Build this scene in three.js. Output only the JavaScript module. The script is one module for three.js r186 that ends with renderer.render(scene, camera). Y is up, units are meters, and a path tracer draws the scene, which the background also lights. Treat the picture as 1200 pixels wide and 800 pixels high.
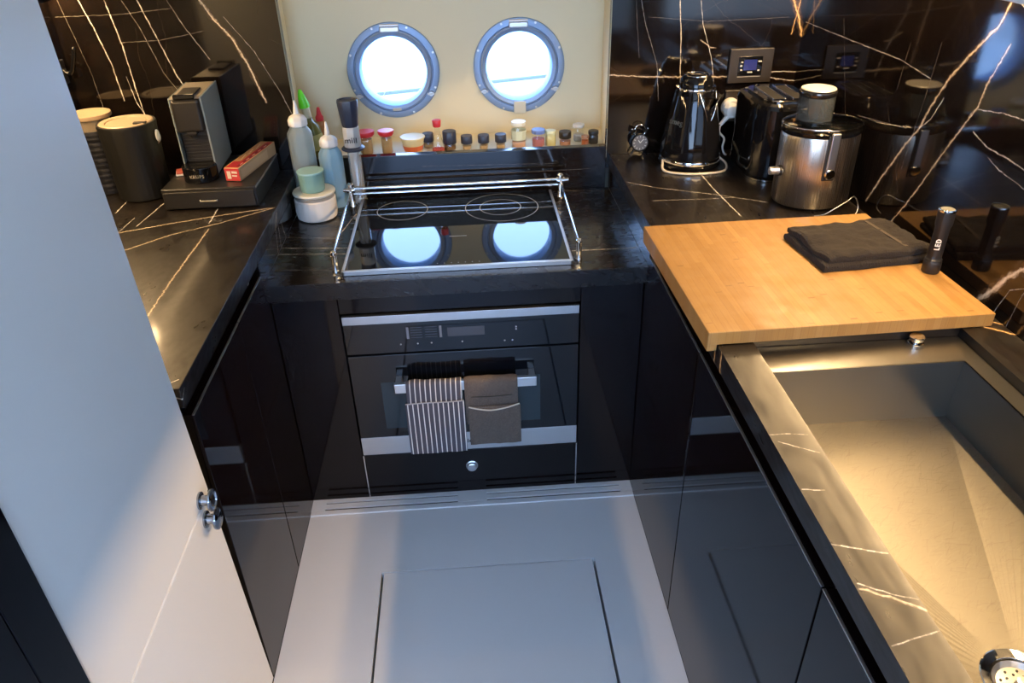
import * as THREE from 'three';
import { RoundedBoxGeometry } from 'three/addons/geometries/RoundedBoxGeometry.js';
import { mergeGeometries, toCreasedNormals } from 'three/addons/utils/BufferGeometryUtils.js';
import { TextGeometry } from 'three/addons/geometries/TextGeometry.js';
import { FontLoader } from 'three/addons/loaders/FontLoader.js';
import { RectAreaLightUniformsLib } from 'three/addons/lights/RectAreaLightUniformsLib.js';
import { ImprovedNoise } from 'three/addons/math/ImprovedNoise.js';

// ---------------------------------------------------------------- camera, sky, exposure
const scene = new THREE.Scene();
const camera = new THREE.PerspectiveCamera(48.67, 1.5, 0.05, 200);
camera.rotation.order = 'YXZ';
camera.position.set(0.0396, 1.5157, 1.6492);
camera.rotation.set(-0.5504, -0.0516, -0.029);

const renderer = new THREE.WebGLRenderer({ antialias: true });
renderer.toneMapping = THREE.LinearToneMapping;
renderer.toneMappingExposure = 1.0;
renderer.shadowMap.enabled = true;
RectAreaLightUniformsLib.init();

{ // hazy bright sky, paler towards the horizon, the same all round
  const w = 64, h = 128, d = new Float32Array(w * h * 4);
  for (let j = 0; j < h; j++) {
    const el = ((j + 0.5) / h - 0.5) * Math.PI, t = Math.pow(Math.max(0, Math.sin(el)), 0.55);
    const c = [7.0 + (2.6 - 7.0) * t, 9.8 + (5.6 - 9.8) * t, 14.0 + (13.2 - 14.0) * t];
    for (let i = 0; i < w; i++) { const k = (j * w + i) * 4; d[k] = c[0]; d[k + 1] = c[1]; d[k + 2] = c[2]; d[k + 3] = 1; }
  }
  const t = new THREE.DataTexture(d, w, h, THREE.RGBAFormat, THREE.FloatType);
  t.mapping = THREE.EquirectangularReflectionMapping; t.magFilter = t.minFilter = THREE.LinearFilter; t.needsUpdate = true;
  scene.background = t;
}

// ---------------------------------------------------------------- helpers
let seed = 7;
const rnd = () => { seed = (seed * 1664525 + 1013904223) >>> 0; return seed / 4294967296; };
const noise = new ImprovedNoise();
const used = {};
const numbered = (n) => { const k = used[n] = (used[n] ?? -1) + 1; return k ? `${n}_${String(k).padStart(3, '0')}` : n; };
const V = (x, y, z) => new THREE.Vector3(x, y, z);

function part(name, geos, mat, parent = scene, label) {
  const list = (Array.isArray(geos) ? geos : [geos]).map((g) => g.index ? g.toNonIndexed() : g);
  for (const g of list) for (const k of Object.keys(g.attributes)) if (!['position', 'normal', 'uv'].includes(k)) g.deleteAttribute(k);
  const m = new THREE.Mesh(list.length > 1 ? mergeGeometries(list) : list[0], mat);
  m.name = parent === scene ? numbered(name) : name; m.castShadow = m.receiveShadow = true;
  if (label) m.userData.label = label;
  parent.add(m);
  return m;
}
function thing(name, label, category, [x, y, z] = [0, 0, 0], turn = 0, group) {
  const o = new THREE.Group(); o.name = numbered(name); o.position.set(x, y, z); o.rotation.y = turn;
  o.userData = { label, category }; if (group) o.userData.group = group;
  scene.add(o); return o;
}
function tag(o, label, category, group) { o.userData.label = label; o.userData.category = category; if (group) o.userData.group = group; return o; }
function struct(name, label, category) {
  const o = new THREE.Group(); o.name = name; o.userData = { label, category, kind: 'structure' }; scene.add(o); return o;
}
// box from corner to corner, edges softened by r
function bx(x0, x1, y0, y1, z0, z1, r = 0) {
  const w = x1 - x0, h = y1 - y0, d = z1 - z0;
  const g = r > 0 ? new RoundedBoxGeometry(w, h, d, 2, Math.min(r, w / 2.01, h / 2.01, d / 2.01)) : new THREE.BoxGeometry(w, h, d);
  return g.translate((x0 + x1) / 2, (y0 + y1) / 2, (z0 + z1) / 2);
}
function lathe(pts, seg = 40, x = 0, y = 0, z = 0, crease = 0.7) {
  return toCreasedNormals(new THREE.LatheGeometry(pts.map(([r, h]) => new THREE.Vector2(Math.max(r, 1e-5), h)), seg), crease).translate(x, y, z);
}
function cyl(r0, r1, h, x, y, z, seg = 28, axis = 'y') {   // r0 at the bottom
  const g = new THREE.CylinderGeometry(r1, r0, h, seg);
  if (axis === 'x') g.rotateZ(-Math.PI / 2); if (axis === 'z') g.rotateX(Math.PI / 2);
  return g.translate(x, y, z);
}
function tube(pts, r, seg = 40, rad = 8, closed = false, tension = 0.5) {
  return new THREE.TubeGeometry(new THREE.CatmullRomCurve3(pts.map((p) => V(...p)), closed, 'catmullrom', tension), seg, r, rad, closed);
}
const torus = (R, r, x, y, z, seg = 48) => new THREE.TorusGeometry(R, r, 10, seg).rotateX(Math.PI / 2).translate(x, y, z);
function extrude(shape, depth, bevel = 0, seg = 24) {
  return new THREE.ExtrudeGeometry(shape, { depth, bevelEnabled: bevel > 0, bevelThickness: bevel, bevelSize: bevel, bevelOffset: -bevel, bevelSegments: 2, curveSegments: seg });
}
function planar(g, a, u0, u1, b, v0, v1, top = null) {      // texture coordinates in the surface's own metres
  g = g.index ? g.toNonIndexed() : g;
  const p = g.attributes.position, uv = new Float32Array(p.count * 2), get = { x: 'getX', y: 'getY', z: 'getZ' };
  for (let i = 0; i < p.count; i++) { const d = top === null ? 0 : top - p.getY(i); uv[2 * i] = (p[get[a]](i) - 0.9 * d - u0) / (u1 - u0); uv[2 * i + 1] = (p[get[b]](i) - 0.9 * d - v0) / (v1 - v0); }
  g.setAttribute('uv', new THREE.BufferAttribute(uv, 2)); return g;
}
const std = (o) => new THREE.MeshStandardMaterial(o);
const phys = (o) => new THREE.MeshPhysicalMaterial(o);
const lin = (r, g, b) => new THREE.Color().setRGB(r, g, b);
const canvas = (w, h) => { const c = document.createElement('canvas'); c.width = w; c.height = h; return [c, c.getContext('2d')]; };
function canvasTex(c, srgb = true) {
  const t = new THREE.CanvasTexture(c); if (srgb) t.colorSpace = THREE.SRGBColorSpace;
  t.wrapS = t.wrapT = THREE.RepeatWrapping; return t;
}
function noiseTex(n, f) {                      // grey data texture from a function of (u, v) in 0..1
  const d = new Uint8Array(n * n * 4);
  for (let j = 0; j < n; j++) for (let i = 0; i < n; i++) { const k = (j * n + i) * 4, v = Math.max(0, Math.min(255, 255 * f(i / n, j / n))); d[k] = d[k + 1] = d[k + 2] = v; d[k + 3] = 255; }
  const t = new THREE.DataTexture(d, n, n); t.wrapS = t.wrapT = THREE.RepeatWrapping; t.magFilter = THREE.LinearFilter; t.needsUpdate = true; return t;
}
const tile = (u, v, f, s) => {                 // noise that repeats at 1
  const a = noise.noise(u * f, v * f, s), b = noise.noise((u - 1) * f, v * f, s), c = noise.noise(u * f, (v - 1) * f, s), d = noise.noise((u - 1) * f, (v - 1) * f, s);
  return (a * (1 - u) + b * u) * (1 - v) + (c * (1 - u) + d * u) * v;
};

// ---------------------------------------------------------------- black marble with drawn veins
function marble(u0, u1, v0, v1, px, veins, s, hair = 10) {
  seed = s;
  const w = Math.round(px), h = Math.round(px * (v1 - v0) / (u1 - u0)), [c, g] = canvas(w, h), k = w / (u1 - u0);
  g.fillStyle = '#120d0b'; g.fillRect(0, 0, w, h);
  for (let i = 0; i < 260; i++) {              // clouds of brown in the stone
    const x = rnd() * w, y = rnd() * h, r = (0.01 + 0.07 * rnd()) * k, q = g.createRadialGradient(x, y, 0, x, y, r), br = rnd() < 0.6;
    q.addColorStop(0, br ? 'rgba(52,38,28,0.16)' : 'rgba(4,4,7,0.2)'); q.addColorStop(1, 'rgba(0,0,0,0)');
    g.fillStyle = q; g.fillRect(x - r, y - r, 2 * r, 2 * r);
  }
  for (let i = 0; i < 900; i++) {              // flecks
    g.fillStyle = `rgba(${150 + 60 * rnd()},${120 + 50 * rnd()},${90 + 40 * rnd()},${0.05 + 0.22 * rnd() * rnd()})`;
    const r = (0.0003 + 0.0008 * rnd()) * k; g.fillRect(rnd() * w, rnd() * h, r, r * (0.5 + rnd()));
  }
  const line = (pts, width, color, alpha, jit) => {
    const P = [];
    for (let i = 0; i + 1 < pts.length; i++) {
      const [a, b] = pts[i], [e, f] = pts[i + 1], n = Math.max(2, Math.round(Math.hypot(e - a, f - b) / 0.007));
      for (let j = 0; j < n; j++) { const t = j / n, m = i + j > 0 ? jit : 0; P.push([(a + (e - a) * t + (rnd() - 0.5) * m - u0) * k, h - (b + (f - b) * t + (rnd() - 0.5) * m - v0) * k]); }
    }
    const q = pts[pts.length - 1]; P.push([(q[0] - u0) * k, h - (q[1] - v0) * k]);
    for (let i = 0; i + 1 < P.length; i++) {
      g.strokeStyle = `rgba(${color},${alpha * (0.65 + 0.35 * rnd())})`; g.lineWidth = Math.max(0.8, width * k * (0.55 + 0.7 * rnd())); g.lineCap = 'round';
      g.beginPath(); g.moveTo(...P[i]); g.lineTo(...P[i + 1]); g.stroke();
    }
  };
  for (let i = 0; i < hair; i++) {
    let x = u0 + rnd() * (u1 - u0), y = v0 + rnd() * (v1 - v0), a = rnd() * 6.28; const P = [[x, y]];
    for (let j = 0; j < 6 + 8 * rnd(); j++) { a += (rnd() - 0.5) * 0.5; x += 0.03 * Math.cos(a); y += 0.03 * Math.sin(a); P.push([x, y]); }
    line(P, 0.0007, '190,170,140', 0.28, 0.004);
  }
  for (const [pts, width, kind = 'w', al = 0.9] of veins) {
    const col = { w: '236,230,220', g: '216,176,116', n: '224,206,176' }[kind];
    if (width > 0.003) { line(pts, width * 2.1, '110,84,58', 0.2 * al, 0.005); line(pts, width * 0.8, kind === 'g' ? '180,132,80' : col, 0.5 * al, 0.004); line(pts, width * 0.4, col, al, 0.003); }
    else line(pts, width, col, al, 0.0014);
  }
  return canvasTex(c);
}
const smear = noiseTex(512, (u, v) => 0.64 + 0.3 * tile(u, v, 6, 1) + 0.26 * tile(u, v, 15, 2) + 0.1 * tile(u, v, 40, 3));
const marbleMat = (map, rough, rep = 0) => {
  const m = phys({ map, roughness: rough, ior: 1.52, ...(rep ? { specularIntensity: 0.72, clearcoat: 0.28, clearcoatRoughness: 0.1 } : {}) });
  if (rep) { m.roughnessMap = smear.clone(); m.roughnessMap.repeat.set(rep, rep); m.roughnessMap.needsUpdate = true; }
  return m;
};

// ---------------------------------------------------------------- materials
const M = {
  lacquer: phys({ color: lin(0.0042, 0.0022, 0.0022), roughness: 0.05, specularIntensity: 0.65 }),
  blackGap: std({ color: lin(0.004, 0.004, 0.005), roughness: 0.5 }),
  fridge: phys({ color: lin(0.78, 0.78, 0.76), roughness: 0.34 }),
  cream: std({ color: lin(0.72, 0.655, 0.45), roughness: 0.55 }),
  floor: phys({ color: lin(0.71, 0.69, 0.655), roughness: 0.38 }),
  paint: std({ color: lin(0.78, 0.77, 0.74), roughness: 0.6 }),
  chrome: std({ color: lin(0.82, 0.82, 0.82), metalness: 1, roughness: 0.08 }),
  steel: std({ color: lin(0.56, 0.55, 0.54), metalness: 1, roughness: 0.32 }),
  steelTrim: std({ color: lin(0.60, 0.60, 0.60), metalness: 1, roughness: 0.38 }),
  darkSteel: std({ color: lin(0.13, 0.12, 0.12), metalness: 1, roughness: 0.25 }),
  blackGloss: phys({ color: lin(0.005, 0.005, 0.006), roughness: 0.06, specularIntensity: 0.7 }),
  blackGlass: phys({ color: lin(0.004, 0.005, 0.007), roughness: 0.035 }),
  blackPlastic: std({ color: lin(0.014, 0.013, 0.013), roughness: 0.42 }),
  blackMatt: std({ color: lin(0.009, 0.009, 0.009), roughness: 0.5 }),
  navyPlastic: std({ color: lin(0.02, 0.028, 0.055), roughness: 0.4 }),
  clear: phys({ color: lin(0.96, 0.97, 0.96), roughness: 0.02, transmission: 1, thickness: 0, ior: 1.45, side: THREE.DoubleSide }),
  pane: phys({ color: lin(0.97, 0.99, 1), roughness: 0, transmission: 1, thickness: 0, ior: 1.5 }),
  whitePlastic: std({ color: lin(0.78, 0.76, 0.70), roughness: 0.4 }),
  cable: std({ color: lin(0.62, 0.55, 0.43), roughness: 0.5 }),
  red: std({ color: lin(0.62, 0.03, 0.045), roughness: 0.35 }),
  latch: std({ color: lin(0.34, 0.37, 0.41), metalness: 1, roughness: 0.14 }),
  tallBlack: phys({ color: lin(0.003, 0.003, 0.005), roughness: 0.12, specularIntensity: 0.35 }),
  gasket: std({ color: lin(0.86, 0.86, 0.84), roughness: 0.6 }),
};

// ---------------------------------------------------------------- measures of the galley
const PORT = [[-0.178, 'porthole above the red-lidded shakers'], [0.214, 'porthole above the jars, with a plate on its lower edge']], PORTY = 1.012;
const XL = -0.46, XR = 0.458, YS = 0.808, YH = 0.71, ZB = -0.53, ZW = -0.82, YL = 0.835, YF = 0.806, WL = -1.015, WR = 0.985, TOP = 2.05, REAR = 3.1;

// ================================================================ setting
{ // floor with its lift-out hatch and the slotted vent strip in front of the oven
  const f = struct('floor', 'cream galley floor with a lift-out hatch and vent slots', 'floor');
  const hx0 = -0.237, hx1 = 0.303, hz0 = 0.284, hz1 = 0.98, gap = 0.0045;
  part('floor_panel', [
    bx(XL, hx0 - 0.006, -0.03, 0, 0.062, REAR), bx(hx1 + 0.006, XR, -0.03, 0, 0.062, REAR),
    bx(hx0 - 0.006, hx1 + 0.006, -0.03, 0, 0.062, hz0 - gap * 0.6), bx(hx0 - 0.006, hx1 + 0.006, -0.03, 0, hz1 + gap, REAR)], M.floor, f);
  part('hatch_panel', bx(hx0, hx1, -0.02, -0.0002, hz0, hz1, 0.0015), M.floor, f);
  part('subfloor', bx(WL, WR, -0.06, -0.032, -0.9, REAR), M.blackGap, f);
  const strip = [bx(XL, XR, -0.03, 0.004, 0, 0.013), bx(XL, XR, -0.03, 0.004, 0.020, 0.037), bx(XL, XR, -0.03, 0.004, 0.044, 0.062, 0.002)];
  for (const [a, b] of [[XL, -0.422], [-0.045, 0.038], [0.424, XR]]) strip.push(bx(a, b, -0.03, 0.004, 0.013, 0.020), bx(a, b, -0.03, 0.004, 0.037, 0.044));
  part('vent_strip', strip, M.floor, f);
  for (const [a, b] of [[-0.422, -0.045], [0.038, 0.424]]) for (const z of [0.013, 0.037]) part('vent_slot', bx(a, b, -0.03, -0.001, z, z + 0.007), M.blackGap, f);
}
{
  const w = struct('wall_back', 'back wall: black marble either side of a cream niche with two portholes', 'wall');
  const vL = [
    [[[-0.938, 1.277], [-0.919, 1.208], [-0.9, 1.118], [-0.894, 1.021]], 0.0026], [[[-0.873, 1.274], [-0.858, 1.16], [-0.855, 1.06], [-0.848, 0.93], [-0.84, 0.85]], 0.0028],
    [[[-0.871, 1.084], [-0.863, 1.015], [-0.836, 0.95]], 0.0018], [[[-0.791, 1.272], [-0.761, 1.167], [-0.74, 1.09], [-0.712, 1.02], [-0.68, 0.93]], 0.0026],
    [[[-0.85, 1.32], [-0.80, 1.20], [-0.77, 1.09], [-0.72, 1.0]], 0.0014, 'w', 0.6], [[[-0.716, 1.269], [-0.689, 1.206], [-0.64, 1.12]], 0.0016, 'w', 0.7],
    [[[-0.65, 1.31], [-0.632, 1.266], [-0.608, 1.22], [-0.57, 1.17], [-0.543, 1.104], [-0.513, 1.001]], 0.0075, 'n'],
    [[[-0.581, 1.224], [-0.519, 1.136], [-0.467, 1.022], [-0.444, 0.951]], 0.0016, 'w', 0.7], [[[-1.007, 1.238], [-0.844, 1.239], [-0.711, 1.249]], 0.0012, 'w', 0.5],
    [[[-0.864, 1.17], [-0.753, 1.173], [-0.637, 1.192]], 0.0012, 'w', 0.6], [[[-0.99, 1.28], [-0.96, 1.1], [-0.95, 0.9]], 0.0012, 'w', 0.5]];
  part('marble_panel', planar(bx(WL, -0.4405, YS - 0.04, TOP, ZB - 0.03, ZB), 'x', WL, -0.44, 'y', 0.768, 1.4), marbleMat(marble(WL, -0.44, 0.768, 1.4, 1400, vL, 11), 0.07), w);
  const vR = [
    [[[0.62, 1.35], [0.632, 1.225], [0.643, 1.138], [0.651, 1.02], [0.655, 0.9]], 0.0026, 'n'], [[[0.69, 1.22], [0.702, 1.162], [0.725, 1.101], [0.74, 1.055], [0.75, 1.0]], 0.0016],
    [[[0.44, 1.037], [0.56, 1.027], [0.658, 1.023], [0.794, 1.019], [0.86, 1.02]], 0.005, 'n'], [[[0.86, 1.02], [0.909, 1.028], [0.985, 1.025]], 0.0034], [[[0.86, 1.02], [0.911, 1.012], [0.957, 1.003], [0.985, 1.0]], 0.0036],
    [[[0.52, 1.3], [0.527, 1.228], [0.543, 1.163], [0.582, 1.061], [0.593, 0.96]], 0.0014, 'w', 0.6], [[[0.505, 1.3], [0.52, 1.16], [0.53, 1.08]], 0.0012, 'w', 0.35],
    [[[0.925, 1.36], [0.946, 1.214], [0.968, 1.17], [0.985, 1.12]], 0.009, 'g'], [[[0.975, 1.3], [0.962, 1.18], [0.954, 1.127]], 0.004, 'g', 0.8],
    [[[0.549, 1.185], [0.715, 1.168], [0.941, 1.171]], 0.0012, 'w', 0.35], [[[0.7, 1.12], [0.73, 1.1], [0.745, 1.098]], 0.003, 'n', 0.6]];
  part('marble_panel', planar(bx(0.4485, WR, YS - 0.04, TOP, ZB - 0.03, ZB), 'x', 0.44, WR, 'y', 0.768, 1.4), marbleMat(marble(0.44, WR, 0.768, 1.4, 1400, vR, 23), 0.07), w);
  // cream niche, its sides splayed outwards
  const s = new THREE.Shape([[-0.60, 0.70], [0.60, 0.70], [0.60, 2.0], [-0.60, 2.0]].map((p) => new THREE.Vector2(...p)));
  for (const [cx] of PORT) { const h = new THREE.Path(); h.absarc(cx, PORTY, 0.110, 0, Math.PI * 2, true); s.holes.push(h); }
  const jamb = (pts) => extrude(new THREE.Shape(pts.map((p) => new THREE.Vector2(...p))), TOP - 0.8).rotateX(-Math.PI / 2).translate(0, 0.8, 0);
  part('niche_lining', [extrude(s, 0.07, 0, 64).translate(0, 0, ZW - 0.07), jamb([[-0.44, -ZB + 0.0005], [-0.486, -ZW], [-0.56, -ZW], [-0.56, -ZB + 0.032], [-0.445, -ZB + 0.032], [-0.445, -ZB + 0.0005]]), jamb([[0.448, -ZB + 0.0005], [0.453, -ZB + 0.0005], [0.453, -ZB + 0.032], [0.56, -ZB + 0.032], [0.56, -ZW], [0.478, -ZW]])], M.cream, w);
  part('niche_header', bx(-0.6, 0.6, 1.62, TOP, ZW + 0.001, ZB), M.cream, w);
  const vS = [[[[-0.4, 0.76], [0.4, 0.77]], 0.001, 'w', 0.4], [[[-0.1, 0.8], [0.3, 0.79]], 0.001, 'w', 0.4]];
  part('sill_lip', [planar(bx(-0.4395, 0.4475, 0.62, YL, ZB - 0.024, ZB + 0.004, 0.002), 'x', -0.46, 0.46, 'y', 0.6, 0.84)], marbleMat(marble(-0.46, 0.46, 0.6, 0.84, 1200, vS, 31, 6), 0.08), w);
  part('sill_shelf', bx(-0.5, 0.5, 0.78, YF, ZW + 0.0005, ZB - 0.0245), M.cream, w);
}
{
  const w = struct('wall_right', 'black marble side wall with bold gold diagonal veins behind the sink', 'wall');
  // coordinates on this wall: (z, y)
  const F = (a) => a.map(([y, z]) => [z, y]);
  const v = [
    [F([[1.40, 0.36], [1.31, 0.299], [1.274, 0.287], [1.221, 0.235], [1.165, 0.186], [1.098, 0.148], [1.049, 0.128], [0.991, 0.085], [0.916, 0.036], [0.836, -0.011]]), 0.0075, 'n'],
    [F([[1.25, 0.33], [1.174, 0.299], [1.135, 0.292], [1.057, 0.246], [0.983, 0.204], [0.901, 0.158], [0.83, 0.11]]), 0.006, 'n'], [F([[1.049, 0.128], [1.075, 0.159], [1.123, 0.183]]), 0.003],
    [F([[1.32, 0.31], [1.30, 0.36], [1.27, 0.42]]), 0.003], [F([[1.159, -0.519], [1.159, -0.208], [1.16, -0.004], [1.148, 0.123]]), 0.0018], [F([[1.129, 0.29], [1.141, 0.366], [1.145, 0.434], [1.13, 0.6]]), 0.0018],
    [F([[1.09, 0.30], [1.076, 0.348], [1.073, 0.425], [1.067, 0.474], [1.05, 0.6]]), 0.0022], [F([[1.06, 0.36], [1.049, 0.4], [1.044, 0.452], [1.037, 0.489]]), 0.0016],
    [F([[1.218, 0.13], [1.117, 0.122], [0.95, 0.10]]), 0.0012, 'w', 0.5], [F([[1.2, 0.02], [1.1, 0.01]]), 0.0012, 'w', 0.5], [F([[0.80, 0.44], [0.836, 0.47], [0.889, 0.506], [0.93, 0.544], [0.97, 0.62]]), 0.014, 'n'],
    [F([[1.006, -0.136], [1.024, 0.004], [1.034, 0.075]]), 0.0012], [F([[0.81, 0.50], [0.87, 0.52], [0.92, 0.60]]), 0.0014], [F([[0.80, 0.54], [0.87, 0.55], [0.90, 0.56]]), 0.0012, 'w', 0.7],
    [F([[1.10, -0.05], [0.97, 0.06], [0.9, 0.11]]), 0.0012, 'w', 0.4], [F([[1.20, -0.3], [1.0, -0.2], [0.86, -0.12]]), 0.0012, 'w', 0.5]];
  part('marble_panel', planar(bx(WR, WR + 0.03, YS - 0.04, 1.46, ZB - 0.03, 1.75), 'z', ZB, 1.75, 'y', 0.768, 1.46), marbleMat(marble(ZB, 1.75, 0.768, 1.46, 2048, v, 47, 22), 0.06), w);
  part('hull_lining', [bx(WR, WR + 0.06, 1.46, TOP, ZB - 0.38, REAR), bx(WR + 0.03, WR + 0.06, -0.06, 1.46, ZB - 0.38, 1.75), bx(WR, WR + 0.06, -0.06, 1.46, 1.75, REAR)], M.paint, w);
}
{
  const w = struct('wall_left', 'black marble side wall at the end of the coffee counter', 'wall');
  part('marble_panel', planar(bx(WL - 0.03, WL, YS - 0.04, 1.4, ZB - 0.03, 0.6), 'z', ZB, 0.6, 'y', 0.768, 1.4), marbleMat(marble(ZB, 0.6, 0.768, 1.4, 800, [[[[-0.4, 0.8], [0.1, 1.4]], 0.003]], 53), 0.07), w);
  part('hull_lining', [bx(WL - 0.06, WL - 0.03, -0.06, TOP, ZB - 0.38, REAR), bx(WL - 0.03, WL, 1.4, TOP, ZB - 0.38, REAR), bx(WL - 0.03, WL, -0.06, 1.4, 0.6, REAR)], M.paint, w);
}
{
  const c = struct('ceiling', 'plain off-white cabin ceiling', 'ceiling');
  part('ceiling_panel', bx(WL - 0.06, WR + 0.06, TOP, TOP + 0.05, -0.93, REAR + 0.1), M.paint, c);
  const r = struct('wall_rear', 'off-white cabin wall with the open companionway behind the viewer', 'wall');
  const ox0 = -0.75, ox1 = 0.45, oy0 = 0.6, oy1 = 1.95;
  part('bulkhead', [bx(WL, ox0, -0.06, TOP, REAR, REAR + 0.06), bx(ox1, WR, -0.06, TOP, REAR, REAR + 0.06), bx(ox0, ox1, -0.06, oy0, REAR, REAR + 0.06), bx(ox0, ox1, oy1, TOP, REAR, REAR + 0.06)], M.paint, r);
  const h = struct('wall_hull', 'outer hull skin behind the niche', 'wall');
  part('hull_skin', [bx(WL - 0.06, -0.6, -0.06, TOP, -0.92, ZW), bx(0.6, WR + 0.06, -0.06, TOP, -0.92, ZW), bx(-0.6, 0.6, -0.06, 0.70, -0.92, ZW - 0.002), bx(-0.6, 0.6, 2.0, TOP, -0.92, ZW)], M.paint, h);
}
// portholes
PORT.forEach(([cx, what], n) => {
  const w = struct(`window_${n + 1}`, `round metal ${what}`, 'porthole'); w.position.set(cx, PORTY, ZW); w.scale.set(1.125, 1.125, 1);
  const ring = std({ color: lin(0.26, 0.37, 0.56), metalness: 0.6, roughness: 0.5 });
  const prof = (p) => lathe(p, 72).rotateX(Math.PI / 2);
  part('outer_ring', prof([[0.098, 0.0002], [0.126, 0.0002], [0.1275, 0.003], [0.126, 0.008], [0.118, 0.0105], [0.110, 0.0105], [0.108, 0.007], [0.0985, 0.006]]), ring, w);
  part('inner_ring', prof([[0.097, -0.05], [0.0905, -0.05], [0.0905, 0.004], [0.093, 0.009], [0.103, 0.012], [0.107, 0.009], [0.106, 0.003]]), ring, w);
  part('pane', cyl(0.0915, 0.0915, 0.004, 0, 0, -0.03, 64, 'z'), M.pane, w);
  part('hinge', [bx(-0.026, 0.026, 0.102, 0.116, 0.009, 0.016, 0.003), cyl(0.004, 0.004, 0.05, 0, 0.119, 0.013, 16, 'x')], M.steelTrim, w);
  for (const a of [-0.55, Math.PI + 0.55]) {
    const d = part('clamp', [cyl(0.007, 0.006, 0.018, 0, 0, 0.017, 18, 'z'), bx(-0.011, 0.011, -0.003, 0.003, 0.02, 0.026, 0.002)], M.steelTrim, w);
    d.position.set(0.117 * Math.cos(a), 0.117 * Math.sin(a), 0);
  }
  for (let k = 0; k < 8; k++) { const a = (k + 0.5) * Math.PI / 4; part('bolt', cyl(0.0034, 0.003, 0.003, 0.1215 * Math.cos(a), 0.1215 * Math.sin(a), 0.0105, 12, 'z'), M.steelTrim, w); }
  part('latch_plate', n ? bx(-0.017, 0.017, -0.128, -0.094, 0.011, 0.016, 0.002) : bx(-0.012, 0.012, -0.106, -0.099, 0.011, 0.015, 0.001), std({ color: lin(0.6, 0.6, 0.5), roughness: 0.4 }), w);
});

// what lies outside the portholes
tag(part('sea', bx(-60, 60, -1.5, -1.4, -90, -1.0), std({ color: lin(0.45, 0.5, 0.52), roughness: 0.35 })), 'pale glaring water outside the portholes', 'water').userData.kind = 'stuff';
{
  const p = thing('pontoon', 'pale floating pontoon outside the portholes', 'pontoon', [0.2, -1.4, -9.22], 0.278);
  part('deck', bx(-9, 9, 0.02, 0.62, -2.6, 0, 0.03), std({ color: lin(0.8, 0.8, 0.78), roughness: 0.7 }), p);
  part('fender_strip', bx(-9, 9, 0.47, 0.51, 0.002, 0.05, 0.01), std({ color: lin(0.12, 0.12, 0.115), roughness: 0.6 }), p);
}

// ================================================================ lamps under the wall cabinets
function ledStrip(x, y, z0, z1, label, power, tilt) {
  const t = thing('strip_lamp', label, 'lamp', [x, y, (z0 + z1) / 2], 0), n = z1 - z0;
  part('channel', [bx(-0.012, 0.012, 0.0015, 0.008, -n / 2, n / 2)], M.steelTrim, t);
  part('diffuser', bx(-0.009, 0.009, -0.001, 0.0015, -n / 2 + 0.002, n / 2 - 0.002), std({ color: lin(0.9, 0.85, 0.75), emissive: lin(1, 0.62, 0.24), emissiveIntensity: 14 }), t);
  const l = new THREE.RectAreaLight(lin(1, 0.66, 0.32), power, 0.018, n - 0.004);
  l.position.set(0, -0.003, 0); l.rotation.x = -Math.PI / 2; t.add(l); t.rotation.z = tilt;
}
ledStrip(-0.992, 1.312, ZB + 0.02, 0.575, 'warm strip lamp under the wall cabinet above the coffee machine', 190, 0.6);
// above the niche: a short strip along x
{
  const t = thing('strip_lamp', 'warm strip lamp at the head of the porthole niche', 'lamp', [0, 1.612, -0.62]);
  part('channel', bx(-0.42, 0.42, 0.0015, 0.0075, -0.012, 0.012), M.steelTrim, t);
  part('diffuser', bx(-0.418, 0.418, -0.001, 0.0015, -0.009, 0.009), std({ color: lin(0.9, 0.85, 0.75), emissive: lin(1, 0.62, 0.24), emissiveIntensity: 10 }), t);
  const l = new THREE.RectAreaLight(lin(1, 0.72, 0.36), 13, 0.836, 0.018); l.position.set(0, -0.003, 0); l.rotation.x = -Math.PI / 2; t.add(l);
}
ledStrip(0.970, 1.428, ZB + 0.02, 1.58, 'warm strip lamp under the white wall cabinet over the sink', 225, -0.5);
{
  const c = thing('wall_cabinet', 'white wall cabinet on the veined marble over the sink', 'cabinet');
  part('carcass', bx(0.82, WR - 0.001, 1.443, TOP - 0.002, ZB + 0.001, 1.6), M.paint, c);
  for (const [a, b] of [[ZB + 0.001, 0.16], [0.163, 0.88], [0.883, 1.6]]) part('door', bx(0.80, 0.819, 1.352, TOP - 0.01, a, b, 0.002), M.fridge, c);
  const d = thing('wall_cabinet', 'dark wall cabinet above the coffee counter', 'cabinet');
  part('carcass', bx(WL + 0.001, -0.93, 1.327, TOP - 0.002, ZB + 0.001, 0.585), M.lacquer, d);
  for (const [a, b] of [[ZB + 0.001, 0.03], [0.033, 0.585]]) part('door', bx(-0.929, -0.912, 1.298, TOP - 0.01, a, b, 0.002), M.lacquer, d);
}

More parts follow.
